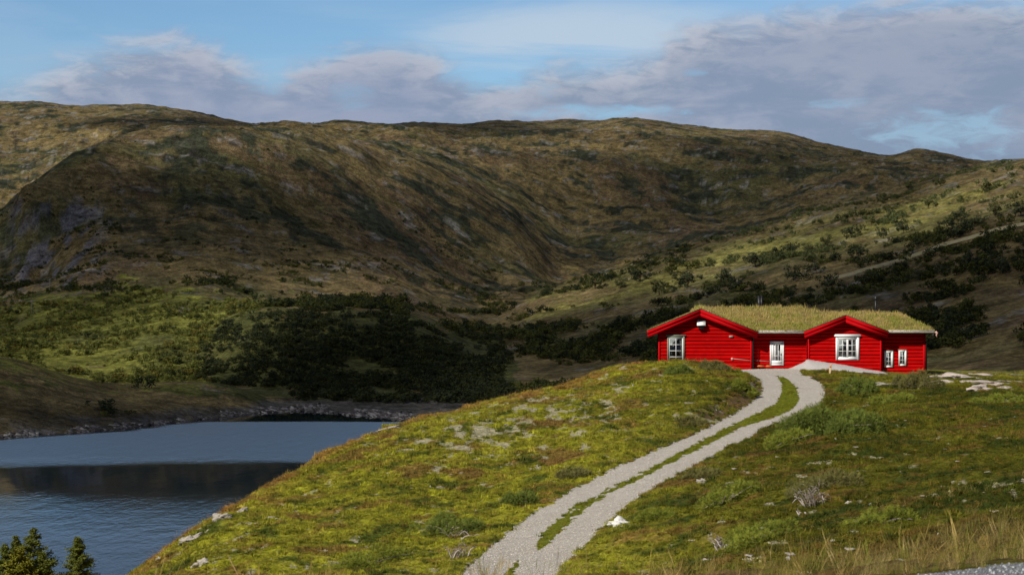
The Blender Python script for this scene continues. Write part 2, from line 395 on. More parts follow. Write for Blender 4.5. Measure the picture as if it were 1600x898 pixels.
def lichen(x, y):
    c = colof(x, y); 
    z = fg_base(x, y); r = rowof(z, y)
    def blob(cc, rr, rc, r_): return np.exp(-((c-cc)/rc)**2-((r-rr)/r_)**2)
    reg = 1.15*blob(880,645,210,54)+1.1*blob(740,700,150,44)+.75*blob(320,830,70,55)+.3*blob(1480,680,130,40)+.25+.5*blob(1050,580,60,14)+.4*blob(1450,790,120,35)+.35*blob(1250,860,150,40)+.3*blob(420,790,120,40)+.5*blob(1540,610,60,18)
    n = fbm(x/.9, y/1.7, 4, 81, .65)
    n = n+.35*fbm(x/4, y/4, 2, 84)
    return sstep(n+.62*reg, .92, 1.12)*((y > 30) & (y < 150)), 

ys = np.concatenate([np.linspace(1.5,14,30,False), np.linspace(14,36,120,False), np.linspace(36,70,130,False), np.linspace(70,132,230,False), np.linspace(132,150,30,False), np.geomspace(150,420,40)])
cs = np.arange(-330, 1931, 1.7)
CC, YY = np.meshgrid(cs, ys); gx = ((CC-CX)/FP*YY).ravel(); gy = YY.ravel()
z0 = fg_base(gx, gy); gz = fg_height(gx, gy)
tr, gs, hp, rd, dsl = fg_masks(gx, gy, z0)
lic = lichen(gx, gy)[0]
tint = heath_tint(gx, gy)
cG, rG = colof(gx, gy), rowof(z0, gy)
dLm = dsl/FP*gy
tint = mixc(tint, (.17,.105,.06), .8*(1-sstep(dLm, .35, 1.1))*sstep(gy, 84, 98)*(cG < 1215)*(~tr))     # bare soil on the cut bank
tint = mixc(tint, (.12,.07,.065), .8*np.exp(-((cG-1345)/45)**2-((rG-588)/6)**2))
tint = mixc(tint, (.34,.31,.21), lic*.95)
tint = mixc(tint, (.135,.150,.014), gs*1.)
nr, nc = len(ys), len(cs)
idx = np.arange(nr*nc).reshape(nr, nc)
quads = np.stack([idx[:-1,:-1], idx[:-1,1:], idx[1:,1:], idx[1:,:-1]], -1).reshape(-1, 4)
fm = np.zeros(len(quads), int)
def fmask(m): return m[quads].sum(1) >= 2
fm[fmask(tr)] = 1; fm[fmask(hp)] = 2; fm[fmask(rd)] = 3
M_heath = tint_mat('heath_ground', var=.32, scales=(4., 19.), bumpd=(9., .9, .12))
M_gravel = mat('pale_gravel', (.50,.46,.41), .95, [(28., .7, (.34,.31,.27)), (1.1, .6, (.36,.31,.25)), (5., .4, (.33,.29,.24)), (70., .5, (.56,.54,.50))], (34., 1., .05))
M_gravel2 = mat('grey_gravel', (.48,.45,.43), .95, [(40., .7, (.30,.28,.27)), (90., .5, (.58,.56,.54))], (50., .8, .03))
M_road = mat('road_gravel', (.22,.225,.24), .95, [(40., .9, (.10,.10,.11)), (90., .6, (.42,.43,.45))], (45., 1., .04))
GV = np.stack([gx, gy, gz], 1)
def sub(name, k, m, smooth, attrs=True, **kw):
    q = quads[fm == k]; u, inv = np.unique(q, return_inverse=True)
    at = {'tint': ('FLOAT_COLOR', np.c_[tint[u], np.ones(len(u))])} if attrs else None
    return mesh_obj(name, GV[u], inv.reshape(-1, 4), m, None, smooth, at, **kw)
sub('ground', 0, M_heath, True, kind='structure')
sub('gravel_track', 1, M_gravel, True, False, kind='structure')
sub('gravel_bank', 2, M_gravel2, True, False, kind='structure')
sub('road', 3, M_road, True, False, kind='structure')

# ------------------------------------------------------------------ hills across the lake
LAKE = -40.0
def shore(row): return -LAKE*FP/(row-CY)
SH = [(-700,700),(-200,690),(0,682),(150,673),(250,662),(340,652),(430,642),(480,640),(560,648),(640,654),(700,659),(800,668),(1000,680),(1300,690),(2300,700)]
SK = [(-700,165),(-300,150),(0,156),(60,155),(110,161),(190,159),(290,169),(370,185),(440,197),(500,193),(520,189),(560,192),(640,195),(750,194),(760,191),(880,192),(990,186),(1050,194),(1130,202),(1230,209),(1270,220),(1330,231),(1400,240),(1430,233),(1465,238),(1530,247),(1600,250),(1800,255),(2300,265)]
HL = [
 [(c, shore(r)*.93, CY+FP*44/(shore(r)*.93)) for c, r in SH],
 [(c, shore(r), r) for c, r in SH],
 L((-700,700,520),(-200,660,530),(0,645,560),(60,650,572),(120,655,592),(200,662,602),(300,670,597),(350,672,600),(390,672,614),(430,668,631),(480,662,635),(560,650,637),(640,640,640),(760,640,640),(1000,600,640),(1600,500,610),(2300,480,560)),
 L((-700,770,560),(0,740,592),(200,735,602),(300,735,600),(360,705,604),(430,700,608),(480,700,606),(560,700,608),(640,700,606),(760,690,610),(1000,660,600),(1600,560,575),(2300,560,500)),
 L((-700,900,510),(0,880,530),(150,860,535),(250,860,520),(320,850,525),(350,850,505),(390,850,490),(430,850,486),(520,850,487),(600,850,496),(700,850,524),(760,850,548),(900,850,535),(1000,820,520),(1200,800,500),(1600,720,460),(2300,700,400)),
 L((-700,1150,450),(0,1120,468),(60,1080,458),(120,1060,448),(300,1050,448),(400,1050,468),(520,1060,470),(620,1080,472),(700,1100,492),(780,1120,500),(830,1100,487),(880,1080,472),(1000,1050,452),(1200,1000,420),(1400,960,390),(1600,920,345),(2300,900,280)),
 L((-700,1350,420),(0,1300,440),(60,1290,440),(110,1290,400),(160,1290,370),(300,1300,365),(500,1350,385),(620,1350,420),(700,1350,455),(780,1350,478),(830,1300,478),(860,1300,462),(930,1300,434),(1000,1350,411),(1100,1380,386),(1200,1420,357),(1300,1450,329),(1400,1470,301),(1500,1480,271),(1600,1480,248),(2300,1480,180)),
 L((-700,1420,340),(0,1400,338),(30,1400,305),(60,1420,282),(110,1480,252),(170,1560,222),(250,1650,210),(400,1700,206),(500,1750,218),(600,1800,250),(700,1800,298),(780,1750,352),(830,1700,398),(870,1650,438),(930,1650,436),(1000,1650,414),(1100,1700,391),(1200,1750,366),(1300,1750,345),(1400,1800,316),(1500,1800,290),(1600,1800,262),(2300,1800,210)),
 L((-700,1800,350),(0,1800,345),(60,1850,330),(110,1900,292),(170,1950,262),(250,2000,246),(400,2000,238),(500,2050,232),(600,2150,240),(700,2200,262),(800,2200,300),(900,2250,335),(1000,2250,340),(1100,2250,345),(1200,2250,335),(1300,2300,300),(1400,2300,290),(1500,2300,280),(1600,2300,270),(2300,2300,240)),
 L((-700,2500,240),(0,2500,262),(110,2500,240),(250,2500,214),(400,2500,213),(440,2500,212),(600,2700,212),(750,2700,225),(900,2700,238),(1050,2700,250),(1200,2700,255),(1300,2700,255),(1400,2700,252),(1500,2700,260),(1600,2700,258),(2300,2700,250)),
 [(c, 3500-.0*c if c < 440 else 3150, r) for c, r in SK],
 [(c, 4300, r+10) for c, r in SK],
 [(c, 9000, 330) for c, r in SK],
]
hl = Terrain(HL)
def hill_z(x, y):
    x = np.asarray(x, float).ravel(); y = np.asarray(y, float).ravel()
    z = hl.row(colof(x, y), y)
    f = np.clip((z-LAKE)/25., 0, 1)*np.clip(y/3000., 0, 1.05)
    far = sstep(y, 2600, 3200)
    n = -1.6-6.5*far+15*fbm(x/330, y/420, 3, 101)*(1-.80*far) + 7*fbm(x/85, y/120, 3, 102)*(1-.7*far) + 3.6*(.5-np.abs(perlin(x/45, y/30, 103)))*2*(1-.75*far) + 2.6*fbm(x/17, y/22, 3, 104)*(1-.6*far)
    # sloping rock bands
    b = 5.*(np.abs(perlin((x*.35+z*1.6)/55, (y+z)/260, 105)))
    z = z+f*(n+b)
    c = colof(x, y)
    z += 1.2*np.clip(perlin(x/9, y/14, 106), 0, 1)*np.clip((z-LAKE+.3)/2., 0, 1)*(1-sstep(z, -34, -30))   # boulders on the shore
    crag = 60*sstep(fbm(x/60, y/60, 3, 110), -.2, .5)*sstep(c, 10, 40)*(1-sstep(c, 90, 150))*np.exp(-((y-1330)/70)**2)*.25
    return z+crag
hys = np.concatenate([np.geomspace(500, 720, 110, False), np.geomspace(720, 3600, 400, False), np.geomspace(3600, 9000, 12)])
hcs = np.arange(-340, 1941, 2.1)
HC, HY = np.meshgrid(hcs, hys); hx = ((HC-CX)/FP*HY).ravel(); hy = HY.ravel()
hz = hill_z(hx, hy); hcol = HC.ravel(); hrow = rowof(hz, hy)
def hill_tint(x, y, z):
    c = colof(x, y); r = rowof(z, y)
    x0_, y0_ = x, y; x = x+.35*z; y = y-.3*z
    A = fbm(x/260, y/330, 3, 201); B = fbm(x/60, y/75, 4, 202, .6); C_ = fbm(x/19, y/19, 4, 203, .62); E = fbm(x/130, y/200, 3, 204)
    t = np.tile(np.array([.130,.100,.046]), (len(x), 1))
    t = mixc(t, (.085,.080,.034), sstep(A+.6*B, -.15, .6))
    t = mixc(t, (.100,.068,.040), .7*sstep(E+.5*C_, .12, .6))
    t = mixc(t, (.185,.14,.055), .6*sstep(-A+.5*B-.2*C_, .25, .75))
    t = mixc(t, (.028,.034,.022), .92*sstep(B+.6*C_+.25*E, .12, .48)*sstep(y, 900, 1500))
    t = mixc(t, (.17,.16,.15), .65*sstep(fbm(x/26, y/24, 4, 205, .65)+.12*sstep(r, 330, 230), .52, .85))
    x, y = x0_, y0_
    # wooded floor and shore
    c2, r2 = c+22*B, r+30*C_+14*E; wood = inpoly(c2, r2, W1) | inpoly(c2, r2, W2)
    t = mixc(t, (.055,.065,.018), .8*wood); t = mixc(t, (.13,.132,.028), .85*inpoly(c2, r2, W1)*sstep(B, -.6, .1))
    t = mixc(t, (.075,.072,.072), .85*(1-sstep(z, -38.2+1.1*B, -36.6+1.1*B)))
    t = mixc(t, (.10,.10,.125), .8*sstep(fbm(x/14, z/14, 3, 206), -.1, .35)*sstep(c, 5, 30)*(1-sstep(c, 120, 190))*sstep(r, 300, 330)*(1-sstep(r, 440, 470)))
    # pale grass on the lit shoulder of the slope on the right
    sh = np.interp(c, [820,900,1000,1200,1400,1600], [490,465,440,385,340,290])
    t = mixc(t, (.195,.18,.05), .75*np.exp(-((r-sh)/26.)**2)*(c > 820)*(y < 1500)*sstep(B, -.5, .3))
    # grass spur above the shore on the left
    spur = (y < 705) & (c < 470)
    t = mixc(t, (.075,.058,.026), .8*spur*sstep(B+C_, -.5, .4))
    t = t*1.15*(1+.2*C_)[:,None]; gul = np.abs(fbm(x/70+z/60, y/300, 3, 207)); t = mixc(t, (.035,.030,.025), .7*(1-sstep(gul, .0, .05))*sstep(y, 1000, 1500))
    return np.clip(t, .01, 1)
W1 = [(-300,460),(0,470),(60,458),(140,470),(210,450),(320,462),(420,475),(350,510),(310,560),(330,605),(200,606),(100,598),(-300,580)]
W2 = [(300,600),(318,548),(350,505),(395,486),(520,487),(630,500),(700,520),(780,520),(800,560),(800,640),(600,634),(480,632),(420,622),(330,602)]
hsel = inpoly
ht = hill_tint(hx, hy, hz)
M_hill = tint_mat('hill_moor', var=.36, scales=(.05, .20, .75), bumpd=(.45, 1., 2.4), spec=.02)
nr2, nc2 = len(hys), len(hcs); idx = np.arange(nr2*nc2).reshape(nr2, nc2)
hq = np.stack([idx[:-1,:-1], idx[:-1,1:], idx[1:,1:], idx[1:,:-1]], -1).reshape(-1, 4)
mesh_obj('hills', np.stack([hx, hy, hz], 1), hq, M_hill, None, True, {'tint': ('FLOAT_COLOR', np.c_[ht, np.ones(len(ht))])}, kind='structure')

# visible part of the hills per column (for placing scrub where it can be seen)
R2 = hrow.reshape(nr2, nc2); runmin = np.minimum.accumulate(R2, axis=0); VIS = R2 <= runmin+1.5
def hill_at(col, row, ymin=500):
    j = int(np.clip(round((col-hcs[0])/2.1), 0, nc2-1)); k_ = np.where((R2[:,j] <= row) & (hys > ymin))[0]
    i = k_[0] if len(k_) else nr2-30
    y = hys[i]; x = (col-CX)/FP*y
    return np.array([x, y, hill_z([x], [y])[0]])

# ------------------------------------------------------------------ lake
m = bpy.data.materials.new('lake_water'); m.use_nodes = True; t = NT(m.node_tree); bs = t.nt.nodes['Principled BSDF']
geo = t.n('ShaderNodeNewGeometry').outputs['Position']; sp = t.n('ShaderNodeSeparateXYZ'); t.set(sp.inputs[0], geo)
wx, wy, wz = sp.outputs
wn = t.noise(t.vm('MULTIPLY', geo, (.35, 1., 1.)), .02, 4, .5)
wy2 = t.m('ADD', wy, t.m('MULTIPLY', t.m('SUBTRACT', wn, .5), 60.))
wy2 = t.m('ADD', wy2, t.m('MULTIPLY', wx, -.05))
band = t.m('MULTIPLY', t.m('MULTIPLY', t.ss(wy2, 446, 474), t.ss(wy2, 604, 590)), t.ss(t.m('SUBTRACT', wy2, t.m('MULTIPLY', wx, 1.7)), 760, 742))       # wind-ruffled strip
nearr = t.ss(wy2, 420, 255)                                               # ripples growing towards the near shore
ruf = t.m('MAXIMUM', band, t.m('MULTIPLY', nearr, .85))
t.set(bs.inputs['Roughness'], t.m('MULTIPLY_ADD', ruf, .30, .02))
bs.inputs['Base Color'].default_value = (.003,.009,.018,1); bs.inputs['IOR'].default_value = 1.333; bs.inputs['Specular IOR Level'].default_value = .5
b = t.n('ShaderNodeBump'); b.inputs['Distance'].default_value = .22
t.set(b.inputs['Strength'], t.m('MULTIPLY_ADD', ruf, 1.0, .04))
hgt = t.m('ADD', t.noise(t.vm('MULTIPLY', geo, (.9, .30, 1.)), 1.0, 3, .6), t.m('MULTIPLY', t.noise(t.vm('MULTIPLY', geo, (.5, .18, 1.)), .5, 2, .5), 1.5))
t.set(b.inputs['Height'], hgt); t.set(bs.inputs['Normal'], b.outputs[0])
M_water = m
lx = np.linspace(-700, 500, 25); ly = np.linspace(140, 760, 25); LX, LY = np.meshgrid(lx, ly); idx = np.arange(625).reshape(25, 25)
mesh_obj('lake', np.stack([LX.ravel(), LY.ravel(), np.full(625, LAKE)], 1), np.stack([idx[:-1,:-1], idx[:-1,1:], idx[1:,1:], idx[1:,:-1]], -1).reshape(-1, 4), M_water, kind='structure')

# ------------------------------------------------------------------ clouds overhead that shade the far hills
def shade(c, r, y):
    """how much cloud stands between the sun and this piece of hill"""
    s_ = np.full(c.shape, .53)
    def hole(cc, rr, rc, r_, k_, ang=0.):
        nonlocal s_
        a = math.radians(ang); dx = (c-cc); dy = (r-rr)
        u = (dx*math.cos(a)+dy*math.sin(a))/rc; v = (-dx*math.sin(a)+dy*math.cos(a))/r_
        s_ = s_*(1-k_*np.exp(-(u*u+v*v)**1.3))
    far = sstep(y, 1700, 1900)
    s_ = s_-.62*far*np.exp(-((c-20)/150.)**2-((r-235)/75.)**2) - .5*far*np.exp(-((c-240)/210.)**4-((r-168)/9.)**2)
    s_ = s_+.40*far*np.exp(-((c-270)/190.)**4-((r-190)/9.)**2)
    near = 1-far
    s_ = s_-.75*near*np.exp(-((c-390)/210.)**4-((r-220)/23.)**2) + .28*near*np.exp(-((c-250)/300.)**4-((r-335)/72.)**4) + .30*near*np.exp(-((c-40)/75.)**2-((r-370)/85.)**4)
    s_ = np.clip(s_, 0, 1.1)
    hole(640,250,180,42,.75,12)
    hole(1010,197,230,13,.85,3); hole(850,235,160,26,.55,5); hole(330,520,120,62,.95,-8); hole(180,555,120,45,.85,-5); hole(430,455,110,26,.6)
    hole(1450,335,220,32,.85,-23); hole(1150,410,170,24,.75,-25); hole(900,462,80,16,.85,-27); hole(720,470,170,40,.35,20); hole(550,430,120,40,.3,20)
    hole(1560,290,90,34,.75,-20); hole(1000,300,260,50,.2); hole(250,625,180,14,.3)
    def thick(cc, rr, rc, r_, k_):
        nonlocal s_
        s_ = s_+k_*np.exp(-(((c-cc)/rc)**2+((r-rr)/r_)**2)**1.3)
    thick(520,570,190,75,.40); thick(150,640,230,40,.25); thick(1450,470,260,90,.30); thick(1000,540,260,60,.3); thick(700,195,170,16,.30); thick(1120,310,330,75,.22); thick(620,400,260,50,.10)
    return np.clip(s_, 0, 1.05)
CZ = 1250.
cxg = np.arange(-2900, 1500, 14.); cyg = np.arange(-1100, 2700, 14.)
CXG, CYG = np.meshgrid(cxg, cyg); px_, py_ = CXG.ravel(), CYG.ravel(); zt = np.zeros(len(px_))
for _ in range(7):
    qx = px_-S[0]/S[2]*(CZ-zt); qy = py_-S[1]/S[2]*(CZ-zt)
    zt = .5*zt+.5*np.where(qy > 480, hl.row(colof(qx, np.maximum(qy, 480)), np.clip(qy, 500, 8000)), -40)
qc, qr = colof(qx, np.maximum(qy, 300)), rowof(zt, np.maximum(qy, 300))
dens = shade(qc, qr, qy)+.12*fbm(px_/260, py_/260, 3, 301)
dens *= sstep(qy, 470, 560)*(1-sstep(qy, 4200, 4900))
dens *= sstep(px_, -2850, -2500)*(1-sstep(px_, 1150, 1450))
dens = np.clip(dens, 0, 1)
nY, nX = CXG.shape; lump = fbm(px_/180, py_/180, 4, 302)
thk = np.clip((qy-500)/14., 6, 90); topz = CZ+dens*thk*(1+.6*lump); botz = CZ-dens*thk*.25-.5
V = np.concatenate([np.stack([px_, py_, topz], 1), np.stack([px_, py_, botz], 1)])
idx = np.arange(nX*nY).reshape(nY, nX); q = np.stack([idx[:-1,:-1], idx[:-1,1:], idx[1:,1:], idx[1:,:-1]], -1).reshape(-1, 4)
keep = dens[q].max(1) > .02; q = q[keep]
F = np.concatenate([q, q[:,::-1]+nX*nY])
m = bpy.data.materials.new('cloud_vapour'); m.use_nodes = True; t = NT(m.node_tree); t.nt.nodes.remove(t.nt.nodes['Principled BSDF'])
a = t.attr('cloud_cover').outputs['Fac']; geo = t.n('ShaderNodeNewGeometry').outputs['Position']
aa = t.m('ADD', a, t.m('MULTIPLY', t.m('SUBTRACT', t.noise(geo, .006, 5, .6), .5), .35))
al = t.ss(aa, .12, .95, 0., .64)
df = t.n('ShaderNodeBsdfDiffuse'); df.inputs[0].default_value = (.45,.46,.5,1); tl = t.n('ShaderNodeBsdfTranslucent'); tl.inputs[0].default_value = (.3,.31,.34,1)
mx = t.n('ShaderNodeMixShader'); mx.inputs[0].default_value = .2; t.nt.links.new(df.outputs[0], mx.inputs[1]); t.nt.links.new(tl.outputs[0], mx.inputs[2])
tp = t.n('ShaderNodeBsdfTransparent'); mx2 = t.n('ShaderNodeMixShader'); t.set(mx2.inputs[0], al)
t.nt.links.new(tp.outputs[0], mx2.inputs[1]); t.nt.links.new(mx.outputs[0], mx2.inputs[2]); t.nt.links.new(mx2.outputs[0], t.nt.nodes['Material Output'].inputs[0])
mesh_obj('clouds', V, F, m, None, True, {'cloud_cover': ('FLOAT', np.concatenate([dens, dens]))}, kind='stuff')

# ------------------------------------------------------------------ scattering (for stuff nobody could count)
def scatter(name, P, rot, scl, var, variants, tints=None, **props):
    src = bpy.data.collections.new(name+'_variants')
    for k_, o in enumerate(variants):
        for c_ in list(o.users_collection): c_.objects.unlink(o)
        o.name = '%s_%02d' % (o.name, k_); src.objects.link(o)
    at = {'rot': ('FLOAT_VECTOR', rot), 'scl': ('FLOAT_VECTOR', scl), 'vid': ('INT', var)}
    if tints is not None: at['tint'] = ('FLOAT_COLOR', np.c_[tints, np.ones(len(tints))])
    o = mesh_obj(name, P, None, None, attrs=at, **props)
    ng = bpy.data.node_groups.new(name, 'GeometryNodeTree')
    ng.interface.new_socket('Geometry', in_out='INPUT', socket_type='NodeSocketGeometry')
    ng.interface.new_socket('Geometry', in_out='OUTPUT', socket_type='NodeSocketGeometry')
    N = ng.nodes; gi = N.new('NodeGroupInput'); go = N.new('NodeGroupOutput')
    ip = N.new('GeometryNodeInstanceOnPoints'); ci = N.new('GeometryNodeCollectionInfo')
    ci.inputs['Collection'].default_value = src; ci.inputs['Separate Children'].default_value = True; ci.inputs['Reset Children'].default_value = True
    def na(n_, ty):
        a = N.new('GeometryNodeInputNamedAttribute'); a.data_type = ty; a.inputs['Name'].default_value = n_; return a.outputs['Attribute']
    e = N.new('FunctionNodeEulerToRotation')
    l = ng.links.new
    l(gi.outputs[0], ip.inputs['Points']); l(ci.outputs[0], ip.inputs['Instance']); ip.inputs['Pick Instance'].default_value = True
    l(na('vid', 'INT'), ip.inputs['Instance Index']); l(na('rot', 'FLOAT_VECTOR'), e.inputs[0]); l(e.outputs[0], ip.inputs['Rotation'])
    l(na('scl', 'FLOAT_VECTOR'), ip.inputs['Scale']); l(ip.outputs[0], go.inputs[0])
    o.modifiers.new('scatter', 'NODES').node_group = ng
    return o

def leaves(P, Nrm, size, seed, tris=False, aspect=.6):
    """small leaf faces at P, facing roughly Nrm"""
    r = np.random.default_rng(seed); n = len(P)
    Nn = Nrm+r.normal(0, .55, (n, 3)); Nn /= np.linalg.norm(Nn, axis=1)[:,None]+1e-9
    a = np.cross(Nn, r.normal(0, 1, (n, 3))); a /= np.linalg.norm(a, axis=1)[:,None]+1e-9; b_ = np.cross(Nn, a)
    sz = (size*r.uniform(.6, 1.4, n))[:,None]
    if tris:
        V = np.stack([P-a*sz*.5, P+a*sz*.5, P+b_*sz*aspect*1.6], 1).reshape(-1, 3); F = np.arange(n*3).reshape(-1, 3)
    else:
        V = np.stack([P-a*sz, P-b_*sz*aspect, P+a*sz, P+b_*sz*aspect], 1).reshape(-1, 3); F = np.arange(n*4).reshape(-1, 4)
    return V, F

# -------- birch scrub on the far slopes
M_scrub = tint_mat('scrub_leaves', inst=True, var=.25, scales=(.5,), rnd=.35, trans=.28, spec=.03)
def scrub_variant(seed, n=150):
    r = np.random.default_rng(seed); P = []; Nn = []
    for _ in range(r.integers(5, 9)):
        c = np.array([r.normal(0, .28), r.normal(0, .28), r.uniform(.25, .75)]); R_ = r.uniform(.18, .34)
        d_ = r.normal(0, 1, (n//6, 3)); d_ /= np.linalg.norm(d_, axis=1)[:,None]
        P.append(c+d_*R_*r.uniform(.5, 1.05, (len(d_), 1))); Nn.append(d_)
    P = np.concatenate(P); Nn = np.concatenate(Nn); P[:,2] = np.abs(P[:,2])
    V, F = leaves(P, Nn, .085, seed)
    return mesh_obj('birch', V, F, M_scrub)
N0 = 1500000
cc = rng.uniform(-330, 1930, N0); vis_i = rng.integers(0, nr2-14, N0)
jj = np.clip(((cc-hcs[0])/2.1).astype(int), 0, nc2-1)
ok = VIS[vis_i, jj]; cc = cc[ok]; vis_i = vis_i[ok]; jj = jj[ok]
yy = hys[vis_i]+rng.uniform(-.5, .5, len(cc))*(hys[np.minimum(vis_i+1, nr2-1)]-hys[vis_i]); xx = (cc-CX)/FP*yy
rr = R2[vis_i, jj]
clus = fbm(xx/38, yy/50, 3, 401); clus2 = fbm(xx/120, yy/160, 2, 402)
D = np.zeros(len(cc))
cw, rw = cc+40*clus2, rr+26*clus+10*clus2; in1 = inpoly(cw, rw, W1); in2 = inpoly(cw, rw, W2)
D = np.where(in1, .34*sstep(clus+.3*clus2, -.50, .15), D); D = np.where(in2, .60*sstep(clus+.45*clus2, -.65, .0), D)
cliff = (cc < 190) & (rr > 280) & (rr < 475) & (yy < 1500)
D = np.where(cliff, .30*sstep(clus+.4*clus2, -.25, .3), D)
mid = (cc < 800) & (rr > 290) & ~in1 & ~in2 & ~cliff & (yy > 800) & (yy < 2000)
D = np.where(mid, (.34*sstep(rr, 300, 440)+.05)*sstep(clus+.7*clus2, .10, .45), D)
sl = np.interp(cc, [600,760,900,1100,1300,1600,1930], [500,520,505,450,400,330,280])
rh = (cc >= 640) & (yy > 560) & (yy < 1500) & ~in2
D = np.where(rh, .30*sstep(clus+.55*clus2+.5*sstep(rr-sl, -40, 50)-.6*sstep(rr, 530, 580), .32, .6)+.02*sstep(clus, .1, .4), D)
far_ = (yy > 1700) & (yy < 2700) & (cc > 500)
D = np.where(far_, .02*sstep(clus2+.4*clus, .35, .65), D)
D = np.where((yy < 705) & (cc+45*clus < 440), .10*sstep(clus+.8*clus2, .35, .6)*(rr < 650), D)
D = np.where((hill_z(xx, yy) < LAKE+1.6) | (yy > 2750), 0, D)
path_pts = [(1640,345),(1600,354),(1550,365),(1500,378),(1460,391),(1420,404),(1380,416),(1340,428),(1300,438)]
D = np.where(dist_poly(cc, rr, path_pts) < 9, 0, D)
# weight: image-even sampling
D = np.maximum(D, np.where((z_gate := rr > 175) & (yy > 800), .035*sstep(fbm(xx/30, yy/45, 3, 411)+.5*fbm(xx/140, yy/220, 2, 412), -.05, .5), 0))
pick = rng.uniform(0, 1, len(cc)) < D*.20
sx, sy, scl_, srr, scc = xx[pick], yy[pick], clus[pick], rr[pick], cc[pick]
sz = hill_z(sx, sy); ns = len(sx)
print('scrub', ns)
hgt_ = (1.5+3.4*rng.uniform(0,1,ns)**2.)*np.where(sy > 1600, .8, 1.)*np.where(srr < 330, .8, 1.)*np.where(inpoly(scc, srr, W1) | inpoly(scc, srr, W2), .74, 1.)*np.where((sy > 1500) | ((srr < 440) & (scc < 900)), .62, 1.)
st = np.tile(np.array([.052,.062,.022]), (ns, 1)); u_ = rng.uniform(0, 1, ns)
st = mixc(st, (.085,.088,.022), .7*(u_ > .6))
st = mixc(st, (.030,.040,.022), .8*(u_ < .35))
i1 = inpoly(scc, srr, W1)
st = mixc(st, (.135,.145,.035), .80*i1*(rng.uniform(0, 1, ns) > .22)); st = mixc(st, (.17,.13,.03), .6*i1*(u_ > .85))
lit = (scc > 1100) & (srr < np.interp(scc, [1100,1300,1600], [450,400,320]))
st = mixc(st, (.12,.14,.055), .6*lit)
st = mixc(st, (.028,.036,.020), .6*inpoly(scc, srr, W2))
scatter('birch_wood', np.stack([sx, sy, sz-.25], 1), np.stack([np.zeros(ns), np.zeros(ns), rng.uniform(0, 6.28, ns)], 1),
        np.stack([hgt_*rng.uniform(.9, 1.5, ns), hgt_*rng.uniform(.9, 1.5, ns), hgt_], 1), rng.integers(0, 6, ns),
        [scrub_variant(500+i) for i in range(6)], st, kind='stuff')

# -------- gravel road cut across the slope behind the cabin
pp = [hill_at(c, r, 560) for c, r in path_pts]
PX = []
for a_, b_ in zip(pp[:-1], pp[1:]):
    for t_ in np.linspace(0, 1, 14, False): PX.append(a_*(1-t_)+b_*t_)
PX = np.array(PX); PX[:,1] = np.convolve(np.pad(PX[:,1], 6, 'edge'), np.ones(13)/13, 'valid'); PX[:,2] = hill_z(PX[:,0], PX[:,1])
PX[:,2] = np.convolve(np.pad(PX[:,2], 4, 'edge'), np.ones(9)/9, 'valid')
Vp = []
for p in PX:
    for o_ in (-2.3, -1., 1., 2.3): Vp.append((p[0], p[1]+o_, p[2]+1.15+.10*o_-(.9 if abs(o_) > 2 and o_ < 0 else 0)))
Fp = [(4*i+j, 4*i+j+1, 4*i+j+5, 4*i+j+4) for i in range(len(PX)-1) for j in range(3)]
M_path = mat('dirt_path', (.24,.215,.13), .95, (.3, .5, (.14,.13,.06)))
mesh_obj('path', Vp, Fp, M_path, None, True, kind='structure')
# ================================================================== the cabin
def PX(c, y): return (c-CX)/FP*y
def PZ(r, y): return (CY-r)/FP*y
M_red = mat('red_log_paint', (.52,.002,.0025), .8, [(2.2, .6, (.36,.0015,.002)), (14., .35, (.58,.006,.004)), (.9, .4, (.42,.002,.002))], (26., .45, .02), spec=.04)
M_red2 = mat('red_board_paint', (.46,.002,.005), .7, [(5., .5, (.36,.001,.004)), (22., .3, (.50,.005,.006))], (40., .25, .01), spec=.06)
M_white = mat('white_paint', (.82,.83,.82), .5, [(8., .35, (.70,.71,.70))], spec=.35)
M_trim = mat('grey_green_trim', (.19,.22,.16), .7, [(8., .4, (.13,.16,.12))])
M_dark = mat('dark_room', (.02,.018,.016), .9)
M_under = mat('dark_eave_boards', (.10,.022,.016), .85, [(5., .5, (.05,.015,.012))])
M_grey = mat('weathered_grey_wood', (.42,.38,.33), .85, [(6., .6, (.22,.19,.16))], (20., .4, .02))
M_black = mat('black_metal', (.012,.012,.014), .45, spec=.4)
M_bark2 = mat('birch_bark_edge', (.045,.03,.025), .9, [(8., .5, (.10,.07,.05))])
M_curt = mat('white_curtain', (.75,.76,.78), .9)
M_oran = mat('orange_board', (.62,.20,.05), .7, [(9., .4, (.45,.13,.03))])
M_box = mat('white_plastic', (.88,.88,.86), .45)
tt_ = NT(M_red.node_tree); bs_ = tt_.nt.nodes['Principled BSDF']; src_ = bs_.inputs['Base Color'].links[0].from_socket
g_ = tt_.n('ShaderNodeNewGeometry').outputs['Position']; q1 = tt_.noise(tt_.vm('MULTIPLY', g_, (.28, .28, 4.4)), 1., 3, .5); q2 = tt_.noise(tt_.vm('MULTIPLY', g_, (1.6, 1.6, 14.)), 1., 4, .6)
c_ = tt_.mix(tt_.ss(q1, .42, .62, 0., .55), src_, (.30,.002,.002)); c_ = tt_.mix(tt_.ss(q2, .56, .72, 0., .35), c_, (.60,.030,.022))
tt_.set(bs_.inputs['Base Color'], c_)
m = bpy.data.materials.new('window_glass'); m.use_nodes = True; t = NT(m.node_tree); t.nt.nodes.remove(t.nt.nodes['Principled BSDF'])
gl = t.n('ShaderNodeBsdfGlossy'); gl.inputs['Roughness'].default_value = .03; tr_ = t.n('ShaderNodeBsdfTransparent'); tr_.inputs[0].default_value = (.8,.85,.85,1)
fr = t.n('ShaderNodeFresnel'); fr.inputs[0].default_value = 1.5; mx = t.n('ShaderNodeMixShader')
